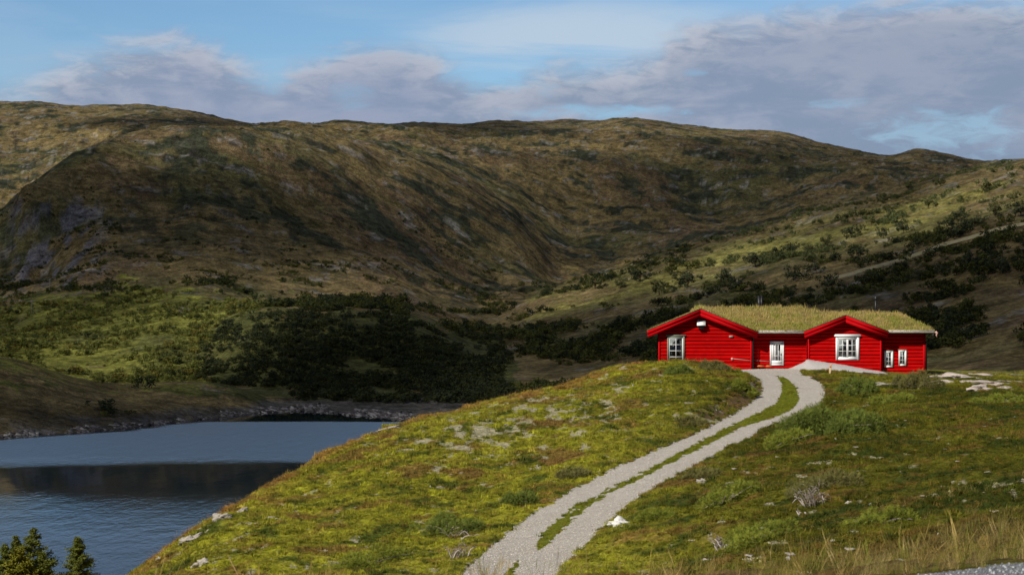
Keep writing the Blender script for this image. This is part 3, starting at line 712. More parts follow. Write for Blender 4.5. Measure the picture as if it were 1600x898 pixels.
t.set(mx.inputs[0], t.m('ADD', fr.outputs[0], .05)); t.nt.links.new(tr_.outputs[0], mx.inputs[1]); t.nt.links.new(gl.outputs[0], mx.inputs[2])
t.nt.links.new(mx.outputs[0], t.nt.nodes['Material Output'].inputs[0]); M_glass = m

YG, YL, YB = 130.0, 130.45, 136.5
cabin = empty('log_cabin', (PX(1225, 130), 130.5, -5.3), 'long red log cabin with two gables and a grassy turf roof on the hilltop', 'cabin')
CO = np.array(cabin.location)
def cpart(mb, name, mat_, parent=None, **kw):
    """a part of the cabin: child of the cabin, or grandchild via parent"""
    if parent is None: return mb.build(name, mat_, cabin, CO, **kw)
    return mb.build(name, mat_, parent, CO, **kw)
PROF = [(0,-.05),(.06,-.03),(.14,.045),(.35,.062),(.75,.058),(.93,.02),(1,-.05)]
def log_wall(p0, d, n, z0, z1, xl, xr, holes=(), h=.232, seed=0):
    """horizontal logs; xl/xr give the span at height z, holes are (s0, s1, z0, z1)"""
    mb = MB(); p0 = np.array(p0, float); d = np.array(d, float); n = np.array(n, float); r = random.Random(seed)
    zz = z0
    while zz < z1-1e-4:
        hh = min(h, z1-zz); jit = r.uniform(-.008, .008)
        for (f0, o0), (f1, o1) in zip(PROF[:-1], PROF[1:]):
            za, zb = zz+f0*hh, zz+f1*hh
            segs = [(0., 1.)]
            la, ra, lb, rb = xl(za), xr(za), xl(zb), xr(zb)
            if ra-la < .02: continue
            cuts = []
            for (s0, s1, h0, h1) in holes:
                if h0 < (za+zb)/2 < h1: cuts.append((s0, s1))
            a_edges = [(la, lb)]
            for s0, s1 in sorted(cuts): a_edges += [(s0, s0), (s1, s1)]
            a_edges.append((ra, rb))
            for i in range(0, len(a_edges), 2):
                (sa0, sb0), (sa1, sb1) = a_edges[i], a_edges[i+1]
                if sa1-sa0 < .005: continue
                V = [p0+d*sa0+n*(o0+jit)+(0,0,za), p0+d*sa1+n*(o0+jit)+(0,0,za), p0+d*sb1+n*(o1+jit)+(0,0,zb), p0+d*sb0+n*(o1+jit)+(0,0,zb)]
                mb.add(V, [(0,1,2,3)])
        zz += hh
    return mb
cst = lambda v: (lambda z: v)
# roof planes
SHA = .098
XA, ZA, KA = PX(1094.5, 129.5), PZ(483.5, 129.5), .405      # left gable: ridge x, ridge z, slope
XB, ZB, KB = PX(1321.5, 129.5), PZ(493.5, 129.5), .385
AX0, AX1 = PX(1011, 129.5), PX(1184, 129.5); BX0, BX1 = PX(1256, 129.5), PX(1388, 129.5)
YE, YR = 129.70, 133.7
ZE = PZ(519.5, YE); ZR1 = PZ(481.5, YR); ZR2 = PZ(489.5, YR); MX1 = PX(1268, YR); MX2 = PX(1461, YE)
def roofA(x, y): return ZA-KA*abs(x-XA-SHA*(y-129.5))
def roofB(x, y): return ZB-KB*abs(x-XB)
def roofM1(x, y):
    zr = ZR1+(ZR2-ZR1)*float(sstep(x, MX1-1.3, MX1-.02)); return zr-(zr-ZE)/(YR-YE)*abs(y-YR)
def roofM2(x, y): return min(ZR2-(ZR2-ZE)/(YR-YE)*abs(y-YR), ZE+.10+(MX2-x)*.62)
ZF = -6.3; 
# walls --------------------------------------------------------------
def win_hole(c0, c1, r0, r1, y, x0): return (PX(c0, y)-x0, PX(c1, y)-x0, PZ(r1, y), PZ(r0, y))
wx0, wx1 = PX(1028.5, YG), PX(1174.5, YG)
uA = .10
hA = [win_hole(1045.5, 1067, 526.5, 566, YG, 0)]
wallA = log_wall((0,YG,0), (1,0,0), (0,-1,0), ZF, ZA-.05, lambda z: max(wx0, XA-(ZA-uA-z)/KA), lambda z: min(wx1, XA+(ZA-uA-z)/KA), hA, seed=1)
cpart(wallA, 'wall', M_red)
bx0, bx1 = PX(1262, YG), PX(1377, YG)
hB = [win_hole(1310, 1338.5, 528, 559.5, YG, 0)]
cpart(log_wall((0,YG,0), (1,0,0), (0,-1,0), ZF+.03, ZB-.05, lambda z: max(bx0, XB-(ZB-uA-z)/KB), lambda z: min(bx1, XB+(ZB-uA-z)/KB), hB, seed=2), 'wall', M_red)
lx0, lx1 = wx1, bx0
dh = win_hole(1205.5, 1222.5, 535, 569.5, YL, 0)
cpart(log_wall((0,YL,0), (1,0,0), (0,-1,0), ZF+.07, ZE+.25, cst(wx1), cst(bx0), [dh], seed=3), 'wall', M_red)
gx1 = PX(1445, YL)
hw = [win_hole(1384, 1392.5, 550, 571.5, YL, 0), win_hole(1405.5, 1413.5, 549, 569.5, YL, 0)]
cpart(log_wall((0,YL,0), (1,0,0), (0,-1,0), ZF+.11, ZE+.25, cst(bx1), cst(gx1), hw, seed=4), 'wall', M_red)
# side and back walls
cpart(log_wall((wx0,YG,0), (.098,.995,0), (-.995,.098,0), ZF, ZE-.02, cst(0), cst(YB-YG), seed=5), 'wall', M_red)
for xs, nn in ((wx1, 1), (bx0, -1), (bx1, 1)):
    cpart(log_wall((xs,YG,0), (0,1,0), (nn,0,0), ZF, ZE+.1, cst(0), cst(YL-YG), seed=6), 'wall', M_red)
cpart(log_wall((gx1,YL,0), (0,1,0), (1,0,0), ZF, ZE+.12, cst(0), cst(YB-YL), seed=7), 'wall', M_red)
cpart(log_wall((wx0+.63,YB,0), (1,0,0), (0,1,0), ZF, ZE+.15, cst(0), cst(gx1-wx0-.63), seed=8), 'wall', M_red)
# gable of the main roof's right end is hipped; corner boards
for xa, ya in ((wx0, YG), (wx1-.10, YG), (bx0, YG), (bx1-.10, YG)):
    mb = MB(); mb.box(xa-.005, xa+.105, ya-.10, ya-.066, ZF, ZE-.10 if xa < bx0-1 else ZE-.15)
    cpart(mb, 'corner_board', M_red2)
mb = MB(); mb.box(gx1-.14, gx1+.03, YL-.10, YL-.066, ZF, ZE+.05)
cpart(mb, 'corner_board', M_red2)
# dark room inside
mb = MB(); mb.box(wx0+.5, gx1-.1, YL+1.6, YL+1.65, ZF, ZE+.1); mb.box(wx0+.5, gx1-.1, YG+.6, YL+1.6, -5.6, -5.55)
cpart(mb, 'interior_wall', M_dark)
# roof deck slabs
def slab(pts, th=.07):
    P = [Vector(p) for p in pts]; V = P+[p-Vector((0,0,th)) for p in P]; n_ = len(P)
    return V, [tuple(range(n_)), tuple(range(2*n_-1, n_-1, -1))]+[(i, i+n_, (i+1)%n_+n_, (i+1)%n_) for i in range(n_)]
mb = MB(); dr = .02
for sgn, xe in ((-1, AX0), (1, AX1)):
    mb.add(*slab([(XA,129.52,ZA-dr), (xe,129.52,ZA-KA*abs(xe-XA)-dr), (xe+SHA*6.2,135.7,ZA-KA*abs(xe-XA)-dr), (XA+SHA*6.2,135.7,ZA-dr)]))
for sgn, xe in ((-1, BX0), (1, BX1)):
    mb.add(*slab([(XB,129.52,ZB-dr), (xe,129.52,roofB(xe,0)-dr), (xe,133.5,roofB(xe,0)-dr), (XB,133.5,ZB-dr)]))
YI = YL+.15
def zM(zr, y): return zr-(zr-ZE)/(YR-YE)*abs(y-YR)-dr
for x0_, x1_, zr in ((XA, MX1-1.3, ZR1-.03), (MX1-1.25, MX2-1.7, ZR2-.03)):
    mb.add(*slab([(x0_,YR,zM(zr,YR)), (x0_,YI,zM(zr,YI)), (x1_,YI,zM(zr,YI)), (x1_,YR,zM(zr,YR))])); mb.add(*slab([(x0_,YR,zr-dr), (x0_,2*YR-YE,ZE-dr), (x1_,2*YR-YE,ZE-dr), (x1_,YR,zr-dr)]))
for x0_, x1_, zr in ((wx1+.02, bx0-.02, ZR1-.12), (bx1+.02, MX2-1.7, ZR2)):
    mb.add(*slab([(x0_,YI,zM(zr,YI)), (x0_,YE,ZE-dr), (x1_,YE,ZE-dr), (x1_,YI,zM(zr,YI))]))
mb.add(*slab([(MX2-1.7,YR,ZR2-dr), (MX2-1.7,YE,ZE-dr), (MX2,YE,ZE-dr)])); mb.add(*slab([(MX2-1.7,YR,ZR2-dr), (MX2,2*YR-YE,ZE-dr), (MX2,YE,ZE-dr)]))
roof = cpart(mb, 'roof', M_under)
# turf: one lumpy sod over all roof planes
g = .10
txs = np.arange(AX0-.02, MX2+.05, g); tys = np.arange(129.50, 2*YR-YE+.1, g)
TX, TY = np.meshgrid(txs, tys); TZ = np.full(TX.shape, -99.)
for j in range(TX.shape[0]):
    for i in range(TX.shape[1]):
        x, y = TX[j,i], TY[j,i]; z = -99.
        if AX0-.01 <= x-SHA*(y-129.5) and x <= AX1+.01 and y <= 135.7: z = max(z, roofA(x, y))
        if BX0-.01 <= x <= BX1+.01 and y <= 133.6: z = max(z, roofB(x, y))
        if XA <= x <= MX1 and y >= YE: z = max(z, roofM1(x, y))
        if MX1 <= x <= MX2 and y >= YE: z = max(z, roofM2(x, y))
        TZ[j,i] = z
inside = TZ > -50
lmp = fbm(TX/.9, TY/.9, 3, 501)*.06+fbm(TX/.3, TY/.3, 2, 502)*.025
hump = .16*np.exp(-((TX-PX(1258,YR))/.8)**2-((TY-YR)/1.2)**2)
ZT = TZ+.10*(1-.75*(TX < XA-.15))+lmp*(1-.6*(TX < XA))+hump
ii = -np.ones(TX.shape, int); ii[inside] = np.arange(inside.sum())
tv = np.stack([TX[inside], TY[inside], ZT[inside]], 1); nt_ = len(tv); base_v = tv.copy(); base_v[:,2] = TZ[inside]-.015
qs = []; 
cells = inside[:-1,:-1] & inside[:-1,1:] & inside[1:,1:] & inside[1:,:-1]
dzc = np.maximum.reduce([np.abs(TZ[:-1,:-1]-TZ[:-1,1:]), np.abs(TZ[:-1,:-1]-TZ[1:,:-1])])
edgec = {}
for j, i in zip(*np.where(cells)):
    q_ = (ii[j,i], ii[j,i+1], ii[j+1,i+1], ii[j+1,i]); qs.append(q_)
    for e in zip(q_, q_[1:]+q_[:1]): edgec[e] = edgec.get(e, 0)+1
bd = [(a, b) for (a, b) in edgec if (b, a) not in edgec]
qs += [(b, a, a+nt_, b+nt_) for a, b in bd]
M_turf = mat('roof_turf', (.30,.24,.06), .95, [(1.6, .7, (.13,.155,.02)), (6., .6, (.27,.205,.085)), (18., .5, (.10,.09,.03))], (14., 1., .1))
turf = mesh_obj('turf', np.concatenate([tv, base_v])-CO, qs, M_turf, roof, False)
turf.parent = roof
# grass on the roof
M_rgrass = tint_mat('roof_grass', var=.2, scales=(5.,), trans=.25)
ng_ = 34000
gi_ = rng.integers(0, nt_, ng_); gp = tv[gi_]+np.c_[rng.uniform(-.06, .06, (ng_, 2)), np.zeros(ng_)]
ridge_near = sstep(gp[:,2], ZE+.7, ZR1)
gh = rng.uniform(.06, .20, ng_)*(1+.5*fbm(gp[:,0]/.6, gp[:,1]/.6, 2, 510))+.10*(rng.uniform(0,1,ng_) > .93)*ridge_near+.22*(rng.uniform(0,1,ng_) > .985)*ridge_near
gh *= np.where(gp[:,0] < XA-.1, .35, 1.)
an = rng.uniform(0, 2*math.pi, ng_); ln = rng.normal(0, .35, (ng_, 2))*gh[:,None]
wv = np.c_[np.cos(an), np.sin(an), np.zeros(ng_)]*(rng.uniform(.012, .024, ng_))[:,None]
tipv = gp+np.c_[ln, gh]
V = np.stack([gp-wv-[0,0,.03], gp+wv-[0,0,.03], tipv], 1).reshape(-1, 3)
gt = np.tile(np.array([.46,.35,.11]), (ng_, 1)); pn = fbm(gp[:,0]/1.3, gp[:,1]/.7, 3, 511); lowz = 1-sstep(gp[:,2], ZE+.15, ZE+1.0)
gt = mixc(gt, (.25,.29,.03), np.clip(.9*sstep(pn+.45*lowz, .0, .4), 0, 1)); gt = mixc(gt, (.20,.13,.06), .7*sstep(fbm(gp[:,0]/.8, gp[:,1]/.8, 3, 512), .35, .6)); gt = mixc(gt, (.60,.46,.26), .75*(rng.uniform(0,1,ng_) > .72)*(.4+.6*ridge_near)); gt = mixc(gt, (.30,.17,.09), .6*(rng.uniform(0,1,ng_) > .9))
gobj = mesh_obj('roof_grass', V-CO, np.arange(ng_*3).reshape(-1, 3), M_rgrass, roof, False, {'tint': ('FLOAT_COLOR', np.repeat(np.c_[gt, np.ones(ng_)], 3, 0))}, kind='stuff')
# barge boards (two lapped boards a side), black drip edge
def barge(xa, za, k, xe, y):
    s_ = 1 if xe > xa else -1; ze = za-k*abs(xe-xa)
    up = MB(); up.prism([(xa, za+.02), (xe, ze+.02), (xe-s_*.02, ze-.19), (xa, za-.20)], y-.065, y-.03)
    lo = MB(); lo.prism([(xa, za-.17), (xe-s_*.02, ze-.17), (xe-s_*.05, ze-.40), (xa, za-.44)], y-.032, y)
    b = cpart(up, 'barge_board', M_red2); cpart(lo, 'lower_board', M_red2, b)
    dp = MB(); dp.prism([(xa, za+.075), (xe+s_*.03, ze+.07), (xe+s_*.03, ze+.022), (xa, za+.022)], y-.075, y+.05)
    cpart(dp, 'drip_edge', M_bark2, b)
for xe in (AX0, AX1): barge(XA, ZA, KA, xe, 129.5)
for xe in (BX0, BX1): barge(XB, ZB, KB, xe, 129.5)
# eave fascia and gutters
def gutter(x0, x1, z):
    mb = MB(); mb.box(x0, x1, YE-.02, YE+.03, z-.02, z+.15)
    f_ = cpart(mb, 'fascia', M_grey)
    g_ = MB(); n_ = 7; V = []; F = []
    for xx_ in (x0-.02, x1+.02):
        for rad in (.075, .062):
            for q_ in range(n_):
                a_ = math.pi*q_/(n_-1); V.append((xx_, YE-.105-rad*math.cos(a_), z+.03-rad*math.sin(a_)))
    for q_ in range(n_-1):
        F += [(q_, q_+1, q_+1+2*n_, q_+2*n_), (n_+q_+1, n_+q_, n_+q_+2*n_, n_+q_+1+2*n_)]
    F += [(0, 2*n_, 3*n_, n_), (n_-1, 2*n_-1, 4*n_-1, 3*n_-1)]
    g_.add(V, F); cpart(g_, 'gutter', M_grey)
gutter(AX1+.03, BX0-.03, ZE+.0); gutter(BX1+.03, MX2-.02, ZE+.02)
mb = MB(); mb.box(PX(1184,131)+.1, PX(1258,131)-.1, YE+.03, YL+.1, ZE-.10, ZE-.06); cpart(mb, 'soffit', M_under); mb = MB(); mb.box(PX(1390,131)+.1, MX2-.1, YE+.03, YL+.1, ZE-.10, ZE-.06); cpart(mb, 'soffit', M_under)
mb = MB(); xd = wx1+.06
mb.tube([(AX1-.02, YG-.25, ZE-.12), (AX1-.18, YG-.2, ZE-.22), (xd+.02, YG-.14, ZE-.42), (xd, YG-.13, ZE-.7), (xd, YG-.13, -5.7)], .045, 8); cpart(mb, 'downpipe', M_black)
mb = MB(); mb.tube([(MX2-.12, YE-.1, ZE-.04), (MX2-.16, YE-.06, ZE-.3), (gx1+.25, YL-.3, ZE-.42), (gx1+.07, YL-.15, ZE-.62), (gx1+.07, YL-.15, -5.9)], .045, 8); cpart(mb, 'downpipe', M_black)
mb = MB(); mb.tube([(MX2+.0, YE-.1, ZE+.05), (MX2+.12, YE-.1, ZE-.02), (MX2+.06, YE-.1, ZE-.14), (MX2+.11, YE-.1, ZE-.30)], [.09,.07,.05,.03], 7); cpart(mb, 'gutter_spout', mat('pink_worn_wood', (.62,.36,.28), .8))
# chimneys
def chimney(c, r_top, r_bot, y, rad, square):
    x = PX(c, y); z1, z0 = PZ(r_top, y), PZ(r_bot, y)-.3
    mb = MB()
    if square:
        mb.box(x-rad, x+rad*.1, y-.12, y+.12, z0, z1-.06); mb.box(x+rad*.12, x+rad, y-.10, y+.10, z0, z1)
        ch = cpart(mb, 'chimney', M_black); cap = MB(); cap.box(x-rad-.02, x+rad*.1, y-.14, y+.14, z1-.058, z1-.02); cpart(cap, 'chimney_cap', M_black, ch)
    else:
        mb.tube([(x,y,z0), (x,y,z1-.12)], rad, 10); ch = cpart(mb, 'chimney', M_black)
        cap = MB(); cap.tube([(x,y,z1-.26), (x,y,z1-.22), (x,y,z1-.02), (x,y,z1)], [rad*1.15, rad*1.5, rad*1.5, rad*.8], 10); cpart(cap, 'chimney_cap', M_black, ch)
chimney(1187.7, 461.5, 482, 134.0, .16, True); chimney(1368.3, 463, 490, 134.0, .075, False)
# windows
def window(c0, c1, r0, r1, y, cas, cols, rows, mcas, leaves_=1, crown=False, hood=False, curtain=None, open_bottom=False, kind='window'):
    x0, x1, z0, z1 = PX(c0, y), PX(c1, y), PZ(r1, y), PZ(r0, y)
    yo = y-.075
    mb = MB()
    mb.box(x0, x0+cas, yo-.045, yo+.02, z0, z1); mb.box(x1-cas, x1, yo-.045, yo+.02, z0, z1)
    mb.box(x0+cas, x1-cas, yo-.045, yo+.02, z1-cas, z1)
    if not open_bottom: mb.box(x0+cas, x1-cas, yo-.045, yo+.02, z0, z0+cas)
    fr_ = cpart(mb, kind, mcas)
    ix0, ix1, iz0, iz1 = x0+cas, x1-cas, z0+(0 if open_bottom else cas), z1-cas
    lv = []
    for l_ in range(leaves_):
        a_ = ix0+(ix1-ix0)*l_/leaves_+.004; b_ = ix0+(ix1-ix0)*(l_+1)/leaves_-.004; sw = .055 if leaves_ > 1 or kind == 'door' or (c1-c0) > 18 else .035
        s_ = MB(); s_.box(a_, a_+sw, yo-.02, yo+.03, iz0+.003, iz1-.003); s_.box(b_-sw, b_, yo-.02, yo+.03, iz0+.003, iz1-.003)
        s_.box(a_+sw, b_-sw, yo-.02, yo+.03, iz1-.003-sw, iz1-.003); s_.box(a_+sw, b_-sw, yo-.02, yo+.03, iz0+.003, iz0+.003+sw)
        mt = .032 if (c1-c0) > 18 else .022
        for q_ in range(1, cols): xm = a_+sw+(b_-a_-2*sw)*q_/cols; s_.box(xm-mt/2, xm+mt/2, yo-.012, yo+.02, iz0+sw, iz1-sw)
        for q_ in range(1, rows): zm = iz0+sw+(iz1-iz0-2*sw)*q_/rows; s_.box(a_+sw, b_-sw, yo-.010, yo+.018, zm-mt/2, zm+mt/2)
        so_ = cpart(s_, 'sash', M_white, fr_)
    p_ = MB(); p_.box(ix0+.02, ix1-.02, yo+.004, yo+.010, iz0+.02, iz1-.02); cpart(p_, 'pane', M_glass, fr_)
    if crown:
        k_ = MB(); k_.box(x0-.10, x1+.10, yo-.11, yo+.02, z1+.002, z1+.10); k_.box(x0-.06, x1+.06, yo-.075, yo+.02, z1+.102, z1+.15); cpart(k_, 'head_board', mcas, fr_)
    if hood:
        k_ = MB(); k_.box(x0-.09, x1+.09, yo-.06, yo+.02, z1+.002, z1+.09); cpart(k_, 'head_board', mcas, fr_)
    if curtain:
        V, F = [], []; cm_ = MB(); n_ = 14
        for (u0, u1, v0, v1, u0b, u1b) in curtain:
            V = []
            for q_ in range(n_+1):
                f_ = q_/n_; yy_ = yo+.10+.02*math.sin(q_*2.1)
                V += [(ix0+(ix1-ix0)*(u0b+(u1b-u0b)*f_), yy_, iz0+(iz1-iz0)*v0), (ix0+(ix1-ix0)*(u0+(u1-u0)*f_), yy_, iz0+(iz1-iz0)*v1)]
            cm_.add(V, [(2*q_, 2*q_+2, 2*q_+3, 2*q_+1) for q_ in range(n_)])
        cpart(cm_, 'curtain', M_curt, fr_)
    return fr_
wA = window(1042.5, 1069.5, 525, 568, YG, .10, 2, 4, M_trim, hood=True, curtain=[(0, .3, .5, .98, 0, .16), (0, .16, 0, .5, 0, .5)], open_bottom=True)
wA['label'] = 'tall white glazed window in a grey-green frame'
wB = window(1305.5, 1342, 525.5, 562, YG, .15, 2, 3, M_white, leaves_=2, crown=True, curtain=[(0, .1, 0, 1, 0, .12), (.15, .35, 0, .3, .1, .42)])
wB['label'] = 'large white double casement window'
w1 = window(1381.5, 1394.5, 548.5, 573.5, YL, .075, 2, 3, M_white, curtain=[(.1, .5, 0, 1, .1, .5)]); w2 = window(1403.8, 1415.5, 547, 571, YL, .07, 2, 3, M_white, curtain=[(.4, .9, 0, 1, .4, .9)])
mb = MB()
for (c0, c1, r0, r1) in ((1381.5,1394.5,548.5,573.5), (1403.8,1415.5,547,571)):
    mb.box(PX(c0,YL)-.05, PX(c1,YL)+.05, YL-.115, YL-.05, PZ(r0,YL)+.002, PZ(r0,YL)+.055); mb.box(PX(c1,YL)+.002, PX(c1,YL)+.04, YL-.11, YL-.05, PZ(r1,YL), PZ(r0,YL))
cpart(mb, 'window_trim', M_trim)
# door
dr_ = window(1202.8, 1224.5, 533, 570.5, YL, .10, 1, 1, M_white, kind='door')
x0, x1, z0, z1 = PX(1202.8,YL)+.10, PX(1224.5,YL)-.10, PZ(570.5,YL)+.10, PZ(533,YL)-.10
mb = MB(); yo = YL-.09
mb.box(x0+.01, x1-.01, yo-.03, yo+.0, z0, z0+.22); mb.box(x0+.01, x0+.13, yo-.03, yo, z0+.22, z1); mb.box(x1-.13, x1-.01, yo-.03, yo, z0+.22, z1); mb.box(x0+.13, x1-.13, yo-.03, yo, z1-.12, z1)
for q_ in (1, 2): xm = x0+.13+(x1-x0-.26)*q_/3; mb.box(xm-.018, xm+.018, yo-.026, yo-.002, z0+.22, z1-.12)
zm = z0+.22+(z1-.12-z0-.22)*.30; mb.box(x0+.13, x1-.13, yo-.024, yo-.004, zm-.018, zm+.018)
cpart(mb, 'door_leaf', M_white, dr_)
mb = MB(); mb.box(x0+.13, x0+.24, yo-.001, yo+.001, z0+.22, z1-.12); mb.box(x1-.30, x1-.2, yo-.001, yo+.001, z0+.22, z1-.5); cpart(mb, 'curtain', M_curt, dr_)
mb = MB(); mb.tube([(x1-.05, yo-.06, z0+.62), (x1-.14, yo-.06, z0+.62)], .012, 6); mb.box(x1-.075, x1-.045, yo-.05, yo-.03, z0+.55, z0+.68); cpart(mb, 'door_handle', M_black, dr_)
# white slanted hood under the gable peak, wall ledge, small alarm box
hx0, hx1, hz1, hz0 = PX(1088, YG), PX(1102.5, YG), PZ(497.5, YG), PZ(507, YG)
mb = MB(); V = [(hx0+.06, YG-.07, hz1), (hx1, YG-.07, hz1), (hx1-.05, YG-.42, hz0), (hx0, YG-.42, hz0), (hx0+.06, YG-.07, hz1-.14), (hx1, YG-.07, hz1-.14), (hx1-.05, YG-.42, hz0-.07), (hx0, YG-.42, hz0-.07)]
mb.add(V, [(0,1,2,3), (7,6,5,4), (0,4,5,1), (1,5,6,2), (2,6,7,3), (3,7,4,0)]); hb = cpart(mb, 'wall_lamp', M_box)
mb = MB(); mb.box(hx0+.14, hx1-.12, YG-.30, YG-.068, hz0-.30, hz0-.075); cpart(mb, 'lamp_bracket', M_black, hb)
mb = MB(); mb.box(PX(1139,YG), PX(1145,YG), YG-.12, YG-.064, PZ(527,YG), PZ(524,YG)); cpart(mb, 'vent_cover', M_grey)
mb = MB(); mb.tube([(PX(1143,YG), YG-.09, PZ(560,YG)), (PX(1158,YG), YG-.085, PZ(561.5,YG)), (PX(1173,YG), YG-.09, PZ(563.2,YG))], .022, 6); mb.box(PX(1142,YG), PX(1145.5,YG), YG-.12, YG-.065, PZ(562.5,YG), PZ(558.5,YG)); M_duct = mat('faded_pink_duct', (.62,.30,.26), .7); cpart(mb, 'cable_duct', M_duct)
mb = MB(); mb.tube([(PX(1176,YL), YL-.09, PZ(562.6,YL)), (PX(1203,YL), YL-.09, PZ(564.5,YL))], .02, 6); cpart(mb, 'cable_duct', M_duct)

# ------------------------------------------------------------------ small things by the cabin
def on(c, r, **k): return ground_at(c, r, **k)
for k_, (c, wd, lab) in enumerate([(1188.5, 11, 'weathered orange board lying by the cabin wall below the door, the longer one'), (1201, 9, 'short orange board lying against the threshold of the white door')]):
    yb = 130.15-.05*k_; x = PX(c, yb); z = fg_height([x], [yb])[0]; hw_ = wd/2/24.
    zb = PZ(572.5, yb); mb = MB(); mb.box(-hw_, hw_, -.09, .09, 0, .045); mb.box(-hw_+.05, hw_-.04, -.07, .1, .048, .09)
    o = mb.build('board', M_oran); o.location = (x, yb, max(z, zb)); o.rotation_euler = (0, .02, .06-.1*k_); o['label'] = lab; o['category'] = 'board'
p = on(1297, 585, y0=100); mb = MB(); mb.box(-.06, .06, -.035, .035, -.2, .42); 
st_ = empty('marker_post', p, 'short pale wooden marker post with an orange top in front of the gravel heap', 'marker post')
mb.build('post', mat('pale_wood', (.58,.42,.24), .8, (9., .5, (.40,.28,.15))), st_)
mb = MB(); mb.box(-.045, .045, -.045, .045, .422, .60); mb.build('post_top', mat('orange_tape', (.75,.25,.08), .6), st_)
st_.rotation_euler = (0, math.radians(3), 0)

# ------------------------------------------------------------------ heath cover: tufts of moss, crowberry, heather
M_tuft = tint_mat('heath_plants', inst=True, var=.25, scales=(7.,), rnd=.28, trans=.12)
def tuft_variant(seed, kind):
    r = np.random.default_rng(seed)
    if kind == 0:      # low cushion of tiny leaves
        n = 90; P = r.normal(0, .33, (n, 3)); P[:,2] = np.abs(r.normal(.0, .22, n)); V, F = leaves(P, P+[0,0,.6], .085, seed)
    else:              # upright sprigs
        n = 60; b0 = np.c_[r.normal(0, .28, (n, 2)), np.zeros(n)]; tip = b0+np.c_[r.normal(0, .16, (n, 2)), r.uniform(.35, .9, n)]
        a = r.uniform(0, 6.28, n); w_ = np.c_[np.cos(a), np.sin(a), 0*a]*.055
        V = np.stack([b0-w_, b0+w_, tip], 1).reshape(-1, 3); F = np.arange(n*3).reshape(-1, 3)
    return mesh_obj('tuft', V, F, M_tuft)
def area_points(n, y0, y1, c0=-60, c1=1680, yexp=1.0):
    u = rng.uniform(0, 1, n); y = (y0**(yexp+1)+(y1**(yexp+1)-y0**(yexp+1))*u)**(1/(yexp+1)); c = rng.uniform(c0, c1, n)
    return (c-CX)/FP*y, y, c
NT_ = 260000
tx_, ty_, tc_ = area_points(NT_, 24, 134, yexp=.55)
tz0 = fg_base(tx_, ty_); a_, b_, c_, d_, e_ = fg_masks(tx_, ty_, tz0)
lch = lichen(tx_, ty_)[0]; tr_row = rowof(tz0, ty_)
crY = np.interp(tc_, [-60,205,340,500,640,760,900,1000,1700], [70,76,84,99,110,118,126,134,134])
ok = ~a_ & ~c_ & ~d_ & (ty_ < crY) & (rng.uniform(0, 1, NT_) > lch*.93) & (ty_ < 129.5)
ok &= ~(b_ & (rng.uniform(0,1,NT_) > .6)); dM = e_/FP*ty_
ok &= ~((dM < .8) & (ty_ > 92) & (tc_ < 1215) & (rng.uniform(0,1,NT_) > .25))
ok &= ~((ty_ > 125) & (tc_ > 1150) & (tc_ < 1450))
tx_, ty_, tc_, gs_ = tx_[ok], ty_[ok], tc_[ok], b_[ok]; n = len(tx_); print('tufts', n)
tz_ = fg_height(tx_, ty_); tt = heath_tint(tx_, ty_); tt = mixc(tt, (.145,.160,.014), gs_*1.); u = rng.uniform(0, 1, n)
tt = mixc(tt, (.19,.12,.03), .6*(u > .90)); tt = mixc(tt, (.04,.06,.014), .6*(u < .12)); tt = np.clip(tt*1.1, 0, 1)
s_ = (.085+.10*rng.uniform(0, 1, n)**2)*(1+.5*fbm(tx_/1.2, ty_/1.2, 2, 77))*np.clip(ty_/70, .75, 1.25)*np.where(gs_, .7, 1.)
kv = np.where(fbm(tx_/2, ty_/2, 2, 78)+rng.normal(0, .3, n) > .1, rng.integers(4, 7, n), rng.integers(0, 4, n))
scatter('heath_tufts', np.stack([tx_, ty_, tz_-.015], 1), np.stack([rng.normal(0, .15, n), rng.normal(0, .15, n), rng.uniform(0, 6.28, n)], 1), np.stack([s_*1.35, s_*1.35, s_], 1), kv,
        [tuft_variant(600+i, 0) for i in range(4)]+[tuft_variant(610+i, 1) for i in range(3)], tt, kind='stuff')

# pale lichen cushions and pebbles of bleached rock
M_lich = tint_mat('lichen', inst=True, var=.25, scales=(12.,), rnd=.3)
def lich_variant(seed):
    r = np.random.default_rng(seed); n = 70; P = np.c_[r.normal(0, .4, (n, 2)), np.abs(r.normal(0, .10, n))]; V, F = leaves(P, np.tile([0,0,1.], (n, 1)), .11, seed); return mesh_obj('cushion', V, F, M_lich)
lx_, ly_, lc_ = area_points(320000, 30, 132, yexp=.6); lm = lichen(lx_, ly_)[0]
a_, b_, c_, d_, e_ = fg_masks(lx_, ly_, fg_base(lx_, ly_)); crY = np.interp(lc_, [-60,205,340,500,640,760,900,1000,1700], [68,75,83,98,109,117,124,129,129])
ok = (lm > .25) & ~a_ & ~b_ & ~c_ & ~d_ & (ly_ < crY) & (rng.uniform(0,1,len(lm)) < .5); lx_, ly_ = lx_[ok], ly_[ok]; n = len(lx_); print('lichen', n)
lt = np.tile(np.array([.42,.38,.24]), (n, 1)); u = rng.uniform(0, 1, n); lt = mixc(lt, (.34,.33,.12), .7*(u > .7)); lt = mixc(lt, (.50,.45,.36), .6*(u < .2)); lt = mixc(lt, (.28,.22,.16), .6*((u > .2) & (u < .35)))
scatter('lichen_cushions', np.stack([lx_, ly_, fg_height(lx_, ly_)], 1), np.stack([0*lx_, 0*lx_, rng.uniform(0, 6.28, n)], 1), np.repeat(rng.uniform(.05, .13, (n, 1)), 3, 1), rng.integers(0, 3, n), [lich_variant(620+i) for i in range(3)], lt, kind='stuff')

